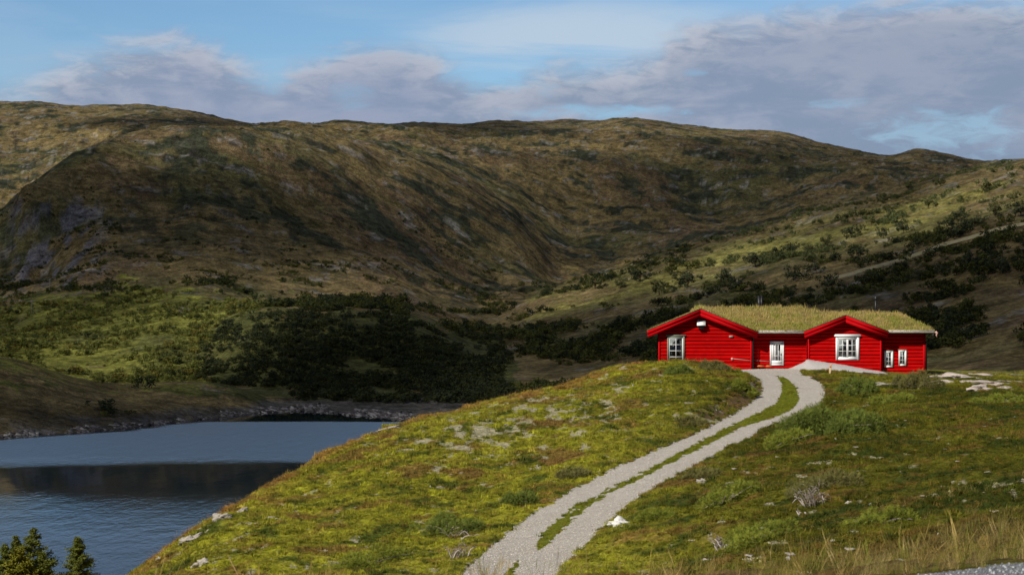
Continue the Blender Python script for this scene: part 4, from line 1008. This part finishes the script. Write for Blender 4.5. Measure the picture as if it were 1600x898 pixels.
# loose stones on the track, heap and road
M_stone = tint_mat('gravel_stones', inst=True, var=.2, scales=(30.,), rnd=.25)
def stone_mesh(seed, name='stone', mat_=None, sub=1, flat=.65, rough=.18):
    import bmesh
    bm = bmesh.new(); bmesh.ops.create_icosphere(bm, subdivisions=sub, radius=.5); r = np.random.default_rng(seed)
    P = np.array([v.co[:] for v in bm.verts]); off = r.uniform(0, 50)
    k_ = 1+rough*2*fbm(P[:,0]*2.2+off, P[:,1]*2.2+P[:,2]*1.7, 4, seed, .62)
    for v, q_ in zip(bm.verts, k_): v.co = v.co*float(q_); v.co.z *= flat
    V = np.array([v.co[:] for v in bm.verts]); F = np.array([[v.index for v in f.verts] for f in bm.faces]); bm.free()
    return V, F
def stone_variant(seed): V, F = stone_mesh(seed); return mesh_obj('stone', V, F, M_stone)
gx_, gy_, gc_ = area_points(300000, 15, 131, 650, 1650, yexp=.35)
a_, b_, c_, d_, e_ = fg_masks(gx_, gy_, fg_base(gx_, gy_)); ok = (a_ | c_ | d_); gx_, gy_, rd_, hp_ = gx_[ok], gy_[ok], d_[ok], c_[ok]; n = len(gx_); print('stones', n)
u = rng.uniform(0, 1, n); gt_ = np.where(u[:,None] > .5, [[.49,.45,.40]], [[.38,.34,.295]])*(.8+.5*rng.uniform(0,1,(n,1)))
gt_[rd_] = (np.where(rng.uniform(0,1,(rd_.sum(),1)) > .75, .40, .17)*np.array([[.97,1.,1.06]]))
sz_ = rng.uniform(.014, .036, n)*np.where(hp_, .8, 1.)*np.where(rd_, .75, 1.)
scatter('gravel_stones', np.stack([gx_, gy_, fg_height(gx_, gy_)+.004], 1), rng.uniform(0, 6.28, (n, 3))*[.2,.2,1], np.stack([sz_*1.2, sz_, sz_], 1), rng.integers(0, 4, n), [stone_variant(640+i) for i in range(4)], gt_, kind='stuff')

# dry grass: roadside tussocks and a thin fringe on the crest
M_dry = tint_mat('dry_grass', inst=True, var=.2, scales=(9.,), rnd=.25, trans=.3)
def grass_variant(seed, nb, spread, wd, droop, heads=False):
    r = np.random.default_rng(seed); V = []; F = []
    for b in range(nb):
        x, y = r.normal(0, spread, 2); a = r.uniform(0, 6.28); ln_ = r.normal(.0, .22); h = r.uniform(.55, 1.); d_ = np.array([math.cos(a), math.sin(a)])*(abs(ln_)+.05)
        wv_ = np.array([-math.sin(a), math.cos(a), 0])*wd; n_ = 4; base = len(V)
        for q_ in range(n_+1):
            f_ = q_/n_; p_ = np.array([x+d_[0]*h*f_*(1+droop*f_), y+d_[1]*h*f_*(1+droop*f_), h*(f_-.18*droop*f_*f_)]); ww = wv_*(1-.8*f_)
            if heads and f_ > .7: ww = wv_*2.2
            if q_ == n_: ww = wv_*.2
            V += [p_-ww, p_+ww]
        F += [(base+2*q_, base+2*q_+1, base+2*q_+3, base+2*q_+2) for q_ in range(n_)]
    return mesh_obj('tussock', V, F, M_dry)
dv = [grass_variant(660+i, 26, .09, .0042, .9) for i in range(3)]+[grass_variant(670+i, 7, .12, .0035, .35, True) for i in range(3)]
P = []; SC = []; VI = []; TT = []
def addgrass(n, c0, c1, ya, yb, hmin, hmax, vi, tn, dens=None):
    y = rng.uniform(ya, yb, n); c = rng.uniform(c0, c1, n); x = (c-CX)/FP*y
    k_ = np.ones(n, bool) if dens is None else dens(x, y, c)
    a_, b_, c_, d_, e_ = fg_masks(x, y, fg_base(x, y)); k_ &= ~a_ & ~b_ & ~c_ & ~d_
    x, y = x[k_], y[k_]; z = fg_height(x, y); m_ = len(x); P.append(np.stack([x, y, z-.01], 1)); h = rng.uniform(hmin, hmax, m_); SC.append(np.stack([h]*3, 1)); VI.append(rng.choice(vi, m_))
    t_ = np.array(tn)[rng.integers(0, len(tn), m_)]; TT.append(t_)
gold = [(.36,.26,.085), (.42,.32,.13), (.27,.20,.06), (.20,.21,.035)]; red_ = [(.30,.15,.07), (.26,.12,.06), (.36,.24,.12)]
clump = lambda k0, s_=.9, sd=90: (lambda x, y, c: fbm(x/s_, y/s_, 3, sd) > k0)
addgrass(800, 1340, 1680, 17.2, 27, .12, .30, [0,1,2], gold, clump(.22)); addgrass(70, 1240, 1680, 17.4, 26, .35, .62, [3,4,5], gold)
addgrass(220, 860, 1340, 19, 25, .14, .28, [0,1,2], gold, clump(.25)); addgrass(45, 840, 1240, 19, 24, .30, .48, [3,4,5], gold)
addgrass(90, 520, 840, 19, 24, .22, .36, [3,4,5], gold, clump(.1)); addgrass(22, 230, 520, 18, 22, .50, .66, [3,4,5], gold+red_)
addgrass(700, 1350, 1680, 28, 50, .15, .28, [0,1,2], gold, clump(.28, 2.5)); addgrass(500, 250, 1100, 40, 62, .15, .30, [0,1,2,3,4,5], gold, clump(.12, 2.5))
crest_ = lambda x, y, c: (np.abs(y-np.interp(c, [205,340,500,640,760,900,1000,1120], [68,75,92,103,113,121,126,128])) < 2.8)
addgrass(9000, 210, 1130, 66, 130, .20, .45, [0,3,4,5,3,4], red_+gold[:1], crest_)
addgrass(900, 1030, 1160, 122, 129.4, .18, .42, [3,4,5], red_+gold[:2]); addgrass(600, 1380, 1680, 124, 138, .15, .3, [0,3], gold)
addgrass(2500, 300, 1640, 60, 122, .15, .30, [3,4,5], red_+gold, clump(.30, 3.))
P = np.concatenate(P); SC = np.concatenate(SC); VI = np.concatenate(VI); TT = np.concatenate(TT); n = len(P)
scatter('dry_grass', P, np.stack([rng.normal(.0, .18, n), rng.normal(.22, .22, n), rng.uniform(0, 6.28, n)], 1), SC, VI, dv, TT, kind='stuff')

# ------------------------------------------------------------------ junipers
def jmat(name, c1, c2, c3): 
    m = mat(name, c1, .85, [(2.5, .7, c2), (9., .55, c3)], spec=.04); return m
M_jun = [jmat('juniper_grey_green', (.13,.165,.032), (.055,.080,.020), (.22,.24,.042)), jmat('juniper_green', (.175,.20,.028), (.08,.105,.018), (.28,.29,.040)), jmat('juniper_olive', (.15,.145,.045), (.09,.10,.036), (.22,.175,.06))]
M_twig = mat('grey_twig', (.30,.25,.21), .9, (9., .5, (.18,.14,.12)))
M_dead = mat('bleached_wood', (.52,.46,.41), .85, (12., .6, (.32,.26,.23)))
def juniper(c, r, wpx, hpx, depth, mi, seed, label, dens=1., lobes=None, y0=24.):
    depth = depth*1.5
    p = ground_at(c, r, y0); s = p[1]/FP; W = wpx*s/2; H = hpx*s*1.22; Dp = depth*W; rr_ = np.random.default_rng(seed)
    e = empty('juniper_bush', p, label, 'juniper bush', 'low juniper bushes spreading over the heath')
    nl = lobes or max(16, int(W*12)); Pn = []; Nn = []
    for k_ in range(nl):
        a = rr_.uniform(0, 6.28); q = rr_.uniform(0, 1)**.5*.86; lc = np.array([math.cos(a)*q*W, math.sin(a)*q*Dp]); lr = rr_.uniform(.12, .24)*W+.08; lh = H*(1-.55*q*q)*rr_.uniform(.6, 1.05)
        gz_ = fg_height([p[0]+lc[0]], [p[1]+lc[1]], False)[0]-p[2]
        n_ = int(dens*2300*max(lr, .22)**2*(.5+H))+110
        th = rr_.uniform(0, 6.28, n_); ph = np.arccos(rr_.uniform(.02, 1, n_)); rad = rr_.uniform(.6, 1.05, n_)**.5
        dd = np.stack([np.cos(th)*np.sin(ph), np.sin(th)*np.sin(ph), np.cos(ph)], 1)
        Pn.append(np.stack([lc[0]+dd[:,0]*lr*rad, lc[1]+dd[:,1]*lr*rad*max(.6, depth), gz_+dd[:,2]*lh*rad+.02], 1)); Nn.append(dd)
    P_ = np.concatenate(Pn); N_ = np.concatenate(Nn); n_ = len(P_)
    # each spray: a stalk with paired leaf blades rising outward
    up = N_*.7+np.array([0,0,.15])+rr_.normal(0, .6, N_.shape); up /= np.linalg.norm(up, axis=1)[:,None]
    sd = np.cross(up, rr_.normal(0, 1, up.shape)); sd /= np.linalg.norm(sd, axis=1)[:,None]
    L_ = rr_.uniform(.085, .155, n_)[:,None]*np.clip(p[1]/75, .7, 1.15); V = []
    for f_, wd_, sg in ((.0,.30,1), (.2,.34,-1), (.4,.30,1), (.6,.24,-1), (.75,.16,1)):
        b = P_+up*L_*f_; V.append(np.stack([b, b+up*L_*.16, b+up*L_*.30+sd*sg*L_*wd_], 1))
    V = np.concatenate(V, 0).reshape(-1, 3)
    # outer tips stay lighter through light alone
    mesh_obj('foliage', V, np.arange(len(V)).reshape(-1, 3), M_jun[mi], e)
    mb = MB()
    for k_ in range(9):
        a = rr_.uniform(0, 6.28); q = rr_.uniform(.4, .95); x, y = math.cos(a)*q*W, math.sin(a)*q*Dp; g_ = fg_height([p[0]+x], [p[1]+y], False)[0]-p[2]
        mb.tube([(0, 0, .02), (x*.5, y*.5, g_*.5+H*.30), (x, y, g_+H*rr_.uniform(.35, .8)*(1-.4*q))], [.03,.02,.008], 5)
    mb.build('stems', M_twig, e)
    return e
JB = [(1300,680,178,46,.55,0,1,'largest grey-green juniper bush, spreading beside the bend of the gravel track'),
 (1232,697,84,22,.6,1,2,'low green juniper tongue lying against the front of the largest bush'),
 (1345,616,74,24,.6,0,3,'mid-sized juniper bush between the large bush and the cabin corner'),
 (1395,630,70,13,.6,1,4,'flat pale green juniper patch below the small twin windows'),
 (1432,606,82,22,.5,2,5,'brownish juniper bush in front of the end corner of the red cabin'),
 (1130,790,122,26,.5,1,6,'bright green juniper mat between the white stone and the dead twigs'),
 (1282,765,140,26,.5,2,7,'olive juniper mat straggling in the middle of the slope below the large bush'),
 (1182,850,130,30,.5,1,8,'fresh green juniper bush with a dead grey branch at its edge'),
 (1378,822,110,24,.5,1,9,'yellow-green juniper mat just above the tall roadside grass'),
 (810,788,66,17,.5,0,10,'small round juniper bush standing near the edge of the track'),
 (698,832,120,26,.5,0,11,'dark elongated juniper bush climbing towards the track'),
 (575,888,180,30,.4,1,12,'long juniper bank running along the bottom edge of the picture'),
 (1560,631,90,13,.5,1,13,'thin juniper row just below the pale rock slabs'),
 (1062,585,50,12,.6,0,14,'little juniper bush on the mossy knoll in front of the gable'),
 (1115,578,50,11,.6,2,15,'low dark juniper at the top of the knoll near the cable duct'),
 (895,748,60,12,.5,2,16,'small olive juniper at the track edge below the knoll'),
 (1085,664,60,9,.5,2,17,'thin dark heather-like juniper above the bare track bank'),
 (1028,812,60,12,.5,1,18,'faint green juniper patch below the bright green mat'),
 (1100,745,60,10,.5,2,19,'low juniper strip beside the upper edge of the gravel track'),
 (1165,612,40,14,.6,1,20,'rounded green juniper capping the cut bank at the bend')]
for (c, r, wp, hp_, dp, mi, sd, lab) in JB: juniper(c, r, wp, hp_, dp, mi, sd, lab)

# ------------------------------------------------------------------ dead branches
def dead_brush(c, r, wpx, hpx, n_, seed, label, y0=24., arcs=0):
    p = ground_at(c, r, y0); s = p[1]/FP; W = wpx*s/2; H = hpx*s; rr_ = random.Random(seed); e = empty('dead_branch', p, label, 'dead branch', 'bleached dead juniper branches')
    big = MB(); fine = MB()
    for k_ in range(n_):
        a = rr_.uniform(-1.2, 1.2) if rr_.random() < .8 else rr_.uniform(0, 6.28); sg = rr_.choice((-1, 1)); x0 = rr_.uniform(-.6, .6)*W; y0_ = rr_.uniform(-.3, .3)*W
        Lh = rr_.uniform(.5, 1.)*H; pts_ = []; bow = rr_.uniform(.2, .7)*W*sg
        for q_ in range(6):
            f_ = q_/5; pts_.append((x0+bow*f_+rr_.uniform(-.02, .02), y0_+.25*W*math.sin(a)*f_, -.03+Lh*math.sin(f_*math.pi*(.5+.35*(k_ % 2)))))
        rad = (.022 if k_ < 4 else .009); (big if k_ < 4 else fine).tube(pts_, [rad*(1-.13*q_) for q_ in range(6)], 5)
        for w_ in range(4):
            q0 = pts_[rr_.randint(1, 4)]; d_ = Vector((rr_.uniform(-1, 1), rr_.uniform(-.5, .5), rr_.uniform(.1, 1))).normalized()*Lh*rr_.uniform(.2, .5)
            fine.tube([q0, (q0[0]+d_.x*.6, q0[1]+d_.y*.6, q0[2]+d_.z*.7), (q0[0]+d_.x, q0[1]+d_.y, q0[2]+d_.z*.9)], [.008,.006,.003], 4)
    big.build('branch', M_dead, e); fine.build('twigs', M_twig, e)
dead_brush(1130,862,46,22,22,1,'tangle of grey dead twigs at the edge of the fresh green juniper')
dead_brush(1272,792,60,30,26,2,'upright fan of bleached dead twigs below the olive juniper mat')
dead_brush(718,872,44,24,18,3,'forked white dead branch lying by the long juniper bank')
dead_brush(722,842,56,12,12,4,'arched grey dead stems just above the forked white branch')
dead_brush(1255,805,26,9,5,5,'single curved white root arch on the moss')
dead_brush(1095,880,44,9,4,6,'thin curved dead stem low on the slope beside the tall grass')

# ------------------------------------------------------------------ rocks
M_rock = mat('lichened_rock', (.36,.32,.28), .9, [(3., .6, (.24,.20,.18)), (11., .6, (.48,.45,.33)), (30., .4, (.22,.20,.19))], (12., .8, .06))
M_rockw = mat('white_rock', (.66,.65,.62), .85, [(6., .5, (.42,.40,.38)), (20., .4, (.75,.74,.70))], (14., .7, .04))
def rock(c, r, wpx, hpx, seed, label, name='rock', cat='rock', grp=None, depth=.8, m_=None, y0=24., roty=0., sink=.50, sub=4):
    p = ground_at(c, r, y0); s = p[1]/FP; V, F = stone_mesh(seed, sub=sub, flat=1., rough=.30); V = np.array(V)*[wpx*s, wpx*s*depth, hpx*s*1.5]
    o = mesh_obj(name, V, F, m_ or M_rock, None, False); o.location = (p[0], p[1]+wpx*s*depth*.3, p[2]+hpx*s*(.5-sink)); o.rotation_euler = (0, roty, rng.uniform(-.4, .4))
    o['label'] = label; o['category'] = cat
    if grp: o['group'] = grp
    return o
rock(968,820,32,11,1,'white boulder lying on the heath just off the track edge', m_=M_rockw)
rock(1098,755,18,8,2,'small grey stone uphill of the bright green juniper mat'); rock(1044,751,10,6,3,'little tan stone at the corner of the track edge')
rock(345,812,30,13,4,'cracked grey rock outcrop breaking through the crest above the lake', roty=-.35); rock(300,846,34,9,5,'pale lichen-covered rock on the lower crest above the lake', roty=-.3)
rock(378,800,18,6,6,'small rock just uphill of the cracked grey outcrop', roty=-.3); rock(425,812,18,5,7,'flat whitish stone on moss uphill of the crest rocks')
rock(405,820,12,4,8,'pale stone paired with the flat whitish one, slightly lower'); rock(250,876,12,6,9,'pointed white stone right on the lowest crest')
rock(610,672,50,4,10,'long low grey rock rib near the crest above the lake', roty=-.2); rock(318,885,30,9,11,'grey stone in brown grass near the bottom edge')
rock(1328,787,14,4,12,'tiny tan stone below the olive juniper mat'); rock(1385,603,60,6,13,'scraped bare rock strip below the cabin gravel', m_=M_rock)
# slabs beyond the cabin corner
slabs = [(1497,592,64,8,'upper pale rock slab sloping away from the cabin corner'),(1533,588,40,5,'short rounded slab in the green grass behind the others'),(1545,602,66,7,'middle pale rock slab partly covered by heather'),(1530,611,44,8,'rounded pink-grey slab lowest of the outcrop'),(1572,609,44,5,'flat slab with a dark crack at the outcrop end'),(1590,599,60,4,'thin long slab running out of the picture'),(1478,600,26,7,'small broken slab at the start of the outcrop')]
M_slab = mat('pink_grey_slab', (.50,.42,.37), .9, [(2., .6, (.38,.31,.27)), (8., .5, (.60,.55,.50)), (25., .5, (.26,.22,.20))], (9., .8, .06))
for k_, (c, r, wp, hp_, lab) in enumerate(slabs): rock(c, r, wp, hp_, 30+k_, lab, 'rock_slab', 'rock slab', 'bare rock slabs beside the cabin', .55, M_slab, 100., .06, .42)
rr_ = random.Random(5)
mb = MB(); p = ground_at(1466, 592, 100)
mb.tube([(-.3,0,0), (-.1,.1,.22), (.15,0,.18), (.3,.05,.0)], [.04,.05,.04,.03], 6); mb.tube([(-.1,0,.0), (.05,.1,.12), (.4,0,-.1)], [.03,.04,.03], 6); o = mb.build('driftwood', mat('white_wood', (.72,.68,.62), .8)); o.location = p; o['label'] = 'bleached white piece of wood beside the first rock slab'; o['category'] = 'driftwood'
# small scattered stones, alike
src = None
spots = [(520,842),(640,760),(700,742),(790,668),(845,655),(905,640),(960,628),(880,690),(930,668),(750,690),(690,715),(560,800),(600,720),(820,722),(1010,640),(1060,610),(985,600),(470,800),(430,860),(520,880),(1370,655),(1420,660),(1455,668),(1500,680),(1530,650),(1580,652),(1475,700),(1560,760),(1540,745),(1440,775),(1500,720),(1330,700),(1350,735),(1215,720),(1165,870),(1240,872),(1330,862),(1300,845),(1410,880),(1150,730)]
smesh = [stone_mesh(700+i, sub=2, flat=.6, rough=.3) for i in range(4)]; proto = []
for k_, (c, r) in enumerate(spots):
    p = ground_at(c+rr_.uniform(-6, 6), r+rr_.uniform(-5, 5)); 
    if k_ < 4: o = mesh_obj('small_stone', *smesh[k_], M_rock, None, False); proto.append(o)
    else: o = proto[k_ % 4].copy(); COL.objects.link(o)
    w_ = rr_.uniform(.07, .17); o.scale = (w_*1.3, w_, w_*.6); o.location = p+np.array([0,0,.03]); o.rotation_euler = (0, 0, rr_.uniform(0, 6.28))
    o['label'] = 'small pale stone half sunk in the mossy heath'; o['category'] = 'stone'; o['group'] = 'small pale stones dotted over the heath'

# ------------------------------------------------------------------ conifers below the ridge
M_bark = mat('pine_bark', (.16,.09,.06), .9, (3., .5, (.09,.055,.04)), (8., .8, .05)); M_barkp = mat('pale_bark', (.40,.33,.26), .9, (3., .5, (.26,.2,.15)))
M_ndl = [jmat('pine_needles', (.105,.125,.022), (.06,.08,.018), (.17,.16,.028)), jmat('birch_leaves', (.16,.155,.018), (.10,.11,.016), (.22,.18,.022))]
def conifer(c, rtop, wpx, Y, H, seed, label, mi=0, bark=None, dens=1., slim=1., irregular=.25):
    x = PX(c, Y); zt_ = PZ(rtop, Y); rr_ = np.random.default_rng(seed); e = empty('pine_tree', (x, Y, zt_-H), label, 'tree', 'conifers below the ridge by the lake')
    W = wpx/FP*Y/2*1.35; mb = MB(); bend = rr_.normal(0, .06, 2)
    mb.tube([(bend[0]*math.sin(f*3)*.6, bend[1]*f, H*f) for f in np.linspace(0, 1, 9)], list(np.linspace(.13, .012, 9)), 7)
    tr_o = mb.build('trunk', bark or M_bark, e)
    lb = MB(); Pn = []; Nn = []; z_ = H*.12
    while z_ < H*.985:
        f = z_/H; rad = W*min(1., (1-f)*1.9+.05)*(1-.25*max(0, .35-f)); nb = rr_.integers(4, 7)
        for _ in range(nb):
            a = rr_.uniform(0, 6.28); ln_ = rad*rr_.uniform(1-2.2*irregular, 1.1); d_ = np.array([math.cos(a), math.sin(a), 0.]); rise = rr_.uniform(-.10, .22)+.35*f
            e1 = np.array([0,0,z_])+d_*ln_+np.array([0,0,ln_*rise]); mid = np.array([0,0,z_])+d_*ln_*.5+np.array([0,0,ln_*(rise*.5-.07)])
            lb.tube([(0,0,z_), mid, e1], [.028*(1-f)+.006, .014, .005], 4, False)
            n_ = int(dens*210*ln_+24); t_ = rr_.uniform(.25, 1.05, n_)**.8; q = np.outer(1-t_, [0,0,z_])+np.outer(t_, e1)+rr_.normal(0, .09, (n_, 3))*[1,1,.6]*(1+.6*ln_*t_[:,None])
            Pn.append(q); Nn.append(rr_.normal(0, .6, (n_, 3))+[0,0,1.])
        z_ += H*rr_.uniform(.022, .040)
    lb.build('limbs', bark or M_bark, e)
    P_ = np.concatenate(Pn); N_ = np.concatenate(Nn); V, F = leaves(P_, N_, .085 if mi == 0 else .07, seed, aspect=.35 if mi == 0 else .7)
    mesh_obj('crown', V, F, M_ndl[mi], e)
conifer(122, 838, 52, 150, 6.6, 1, 'lone slender pine standing apart in front of the lake', dens=.85)
conifer(52, 824, 62, 150, 7.4, 2, 'tallest pine of the cluster, with a pale bare stem showing', bark=M_barkp, dens=.8)
conifer(25, 836, 40, 152, 6.6, 3, 'shorter dark pine tucked behind the tallest one', dens=.9)
conifer(8, 849, 38, 149, 6.2, 4, 'small dark pine at the outer edge of the cluster', dens=.9)
conifer(30, 856, 56, 146, 6.4, 5, 'leafy yellow-green birch in front of the pine cluster', mi=1, bark=M_barkp, dens=1.1, irregular=.15)
conifer(66, 862, 34, 147, 5.4, 6, 'thin pine leaning against the cluster on the lone pine side', dens=.9)

# ------------------------------------------------------------------ power line by the cliff
M_wire = mat('pale_wire', (.55,.56,.58), .4, metal=.4); M_pole = mat('grey_pole_wood', (.13,.12,.11), .9)
pp_ = [(78, 458, 448, 1000), (50, 492, 474, 960)]
for k_, (c, r0, r1, Y) in enumerate(pp_):
    pb = hill_at(c, r0, 560); x, Y, zg = float(pb[0]), float(pb[1]), float(pb[2])
    e = empty('power_pole', (x, Y, zg), ['upper wooden power pole against the dark cliff', 'lower wooden power pole where the pale wires end'][k_], 'power pole', 'power poles by the cliff')
    H_ = 7.5; mb = MB(); mb.tube([(0,0,-.5), (0,0,H_)], [.28,.20], 8); mb.build('pole', M_pole, e); mb = MB(); mb.box(-1.4, 1.4, -.12, .12, H_-1.0, H_-.75); mb.build('crossarm', M_pole, e)
    for j_, dx in enumerate((-1.2, 1.2)):
        mb = MB(); p1 = np.array([x+dx, Y, zg+H_-.7]); p0 = np.array([PX(-500, 700)+dx, 700, PZ([400, 428][k_], 700)])
        ps = [tuple(p0*(1-f)+p1*f-np.array([0,0,9*f*(1-f)])) for f in np.linspace(0, 1, 24)]
        mb.tube(ps, .035, 4, False); o = mb.build('power_cable', M_wire)
        o['label'] = ['thin pale cable strung to the upper pole past the dark cliff', 'pale cable strung to the lower pole past the dark cliff'][k_]; o['category'] = 'cable'; o['group'] = 'power cables strung past the cliff, %s pair' % ['upper', 'lower'][k_]

# ------------------------------------------------------------------ boulders along the waterline
M_shore = tint_mat('shore_rock', inst=True, var=.3, scales=(1.2,), rnd=.3)
def shore_variant(seed): V, F = stone_mesh(seed, sub=2, flat=.6, rough=.35); return mesh_obj('boulder', V, F, M_shore)
ns_ = 60000; bc = rng.uniform(-60, 780, ns_); by = np.interp(bc, [p_[0] for p_ in SH], [shore(p_[1]) for p_ in SH])+rng.uniform(-14, 22, ns_); bx_ = (bc-CX)/FP*by; bz = hill_z(bx_, by)
k_ = (bz > LAKE-.3) & (bz < LAKE+.5+.8*perlin(bx_/12, by/12, 9)) & (rng.uniform(0, 1, ns_) < .08); bx_, by, bz = bx_[k_], by[k_], bz[k_]; n = len(bx_); print('boulders', n)
bt = np.where(rng.uniform(0, 1, (n, 1)) > .5, [[.15,.145,.15]], [[.06,.055,.06]])*rng.uniform(.7, 1.3, (n, 1)); bs_ = .4+1.3*rng.uniform(0, 1, n)**2.5
scatter('shore_boulders', np.stack([bx_, by, bz], 1), np.stack([rng.normal(0, .2, n), rng.normal(.25, .2, n), rng.normal(0, .6, n)], 1), np.stack([bs_*1.7, bs_, bs_], 1), rng.integers(0, 4, n), [shore_variant(650+i) for i in range(4)], bt, kind='stuff')

# ------------------------------------------------------------------ separate scrub trees one can tell apart on the slope behind the cabin
M_sc2 = [mat('dark_birch_leaves', (.040,.050,.020), .85, [(.4, .6, (.065,.07,.022)), (2., .4, (.025,.035,.018))]), mat('olive_birch_leaves', (.085,.090,.030), .85, [(.4, .6, (.12,.12,.035)), (2., .4, (.05,.06,.022))])]
def scrub_tree(seed, mi):
    r = np.random.default_rng(seed); P = []; Nn = []
    for _ in range(11):
        c = np.array([r.normal(0, .30), r.normal(0, .30), r.uniform(.30, .85)]); R_ = r.uniform(.15, .27); d_ = r.normal(0, 1, (60, 3)); d_ /= np.linalg.norm(d_, axis=1)[:,None]
        P.append(c+d_*R_*r.uniform(.5, 1.05, (60, 1))); Nn.append(d_)
    V, F = leaves(np.concatenate(P), np.concatenate(Nn), .06, seed); root = empty('birch_tree', (0,0,0)); mesh_obj('crown', V, F, M_sc2[mi], root)
    mb = MB(); mb.tube([(0,0,-.1), (.02,.01,.4), (-.02,0,.75)], [.035,.025,.01], 5)
    for k_ in range(4): a = k_*1.7; mb.tube([(0,0,.25), (.15*math.cos(a), .15*math.sin(a), .45), (.28*math.cos(a), .28*math.sin(a), .6)], [.018,.012,.006], 4)
    mb.build('trunk', M_bark, root); return root
roots = [scrub_tree(800+i, i % 2) for i in range(4)]; used = [False]*4
tsp = [(1180,418,0),(1205,408,1),(1230,402,0),(1262,396,1),(1290,384,1),(1150,455,0),(1330,372,0),(1362,352,1),(1395,342,0),(1412,366,0),(1450,326,1),(1130,440,0),(1340,404,0),(1380,372,0),(1500,345,0),(1490,372,0),(1525,356,0),(1555,335,1),(1585,315,1),(1595,340,0),(1540,300,1),(1105,462,1),(1075,448,0),(1030,462,1),(1000,440,0),(970,452,1),(930,452,1),(1240,438,0),(1275,428,0),(1300,452,0),(1350,448,0),(1430,442,0),(1470,430,0),(1520,420,0),(1565,428,0),(1420,300,1),(1470,292,1),(1380,318,1)]
for k_, (c, r, mi) in enumerate(tsp):
    p = hill_at(c, r, 560); j = mi+2*(k_ % 2)
    if not used[j]: o = roots[j]; used[j] = True
    else:
        o = roots[j].copy(); COL.objects.link(o)
        for ch in roots[j].children: d2 = ch.copy(); COL.objects.link(d2); d2.parent = o
    s_ = random.Random(k_).uniform(4.5, 8.0); o.location = p; o.scale = (s_*1.15, s_*1.15, s_); o.rotation_euler = (0, 0, k_*1.3)
    o['label'] = ['dark round birch standing among scrub on the slope behind the cabin', 'olive green birch on the grassy slope behind the cabin'][mi]; o['category'] = 'tree'; o['group'] = ['dark birches on the slope behind the cabin', 'olive birches on the slope behind the cabin'][mi]
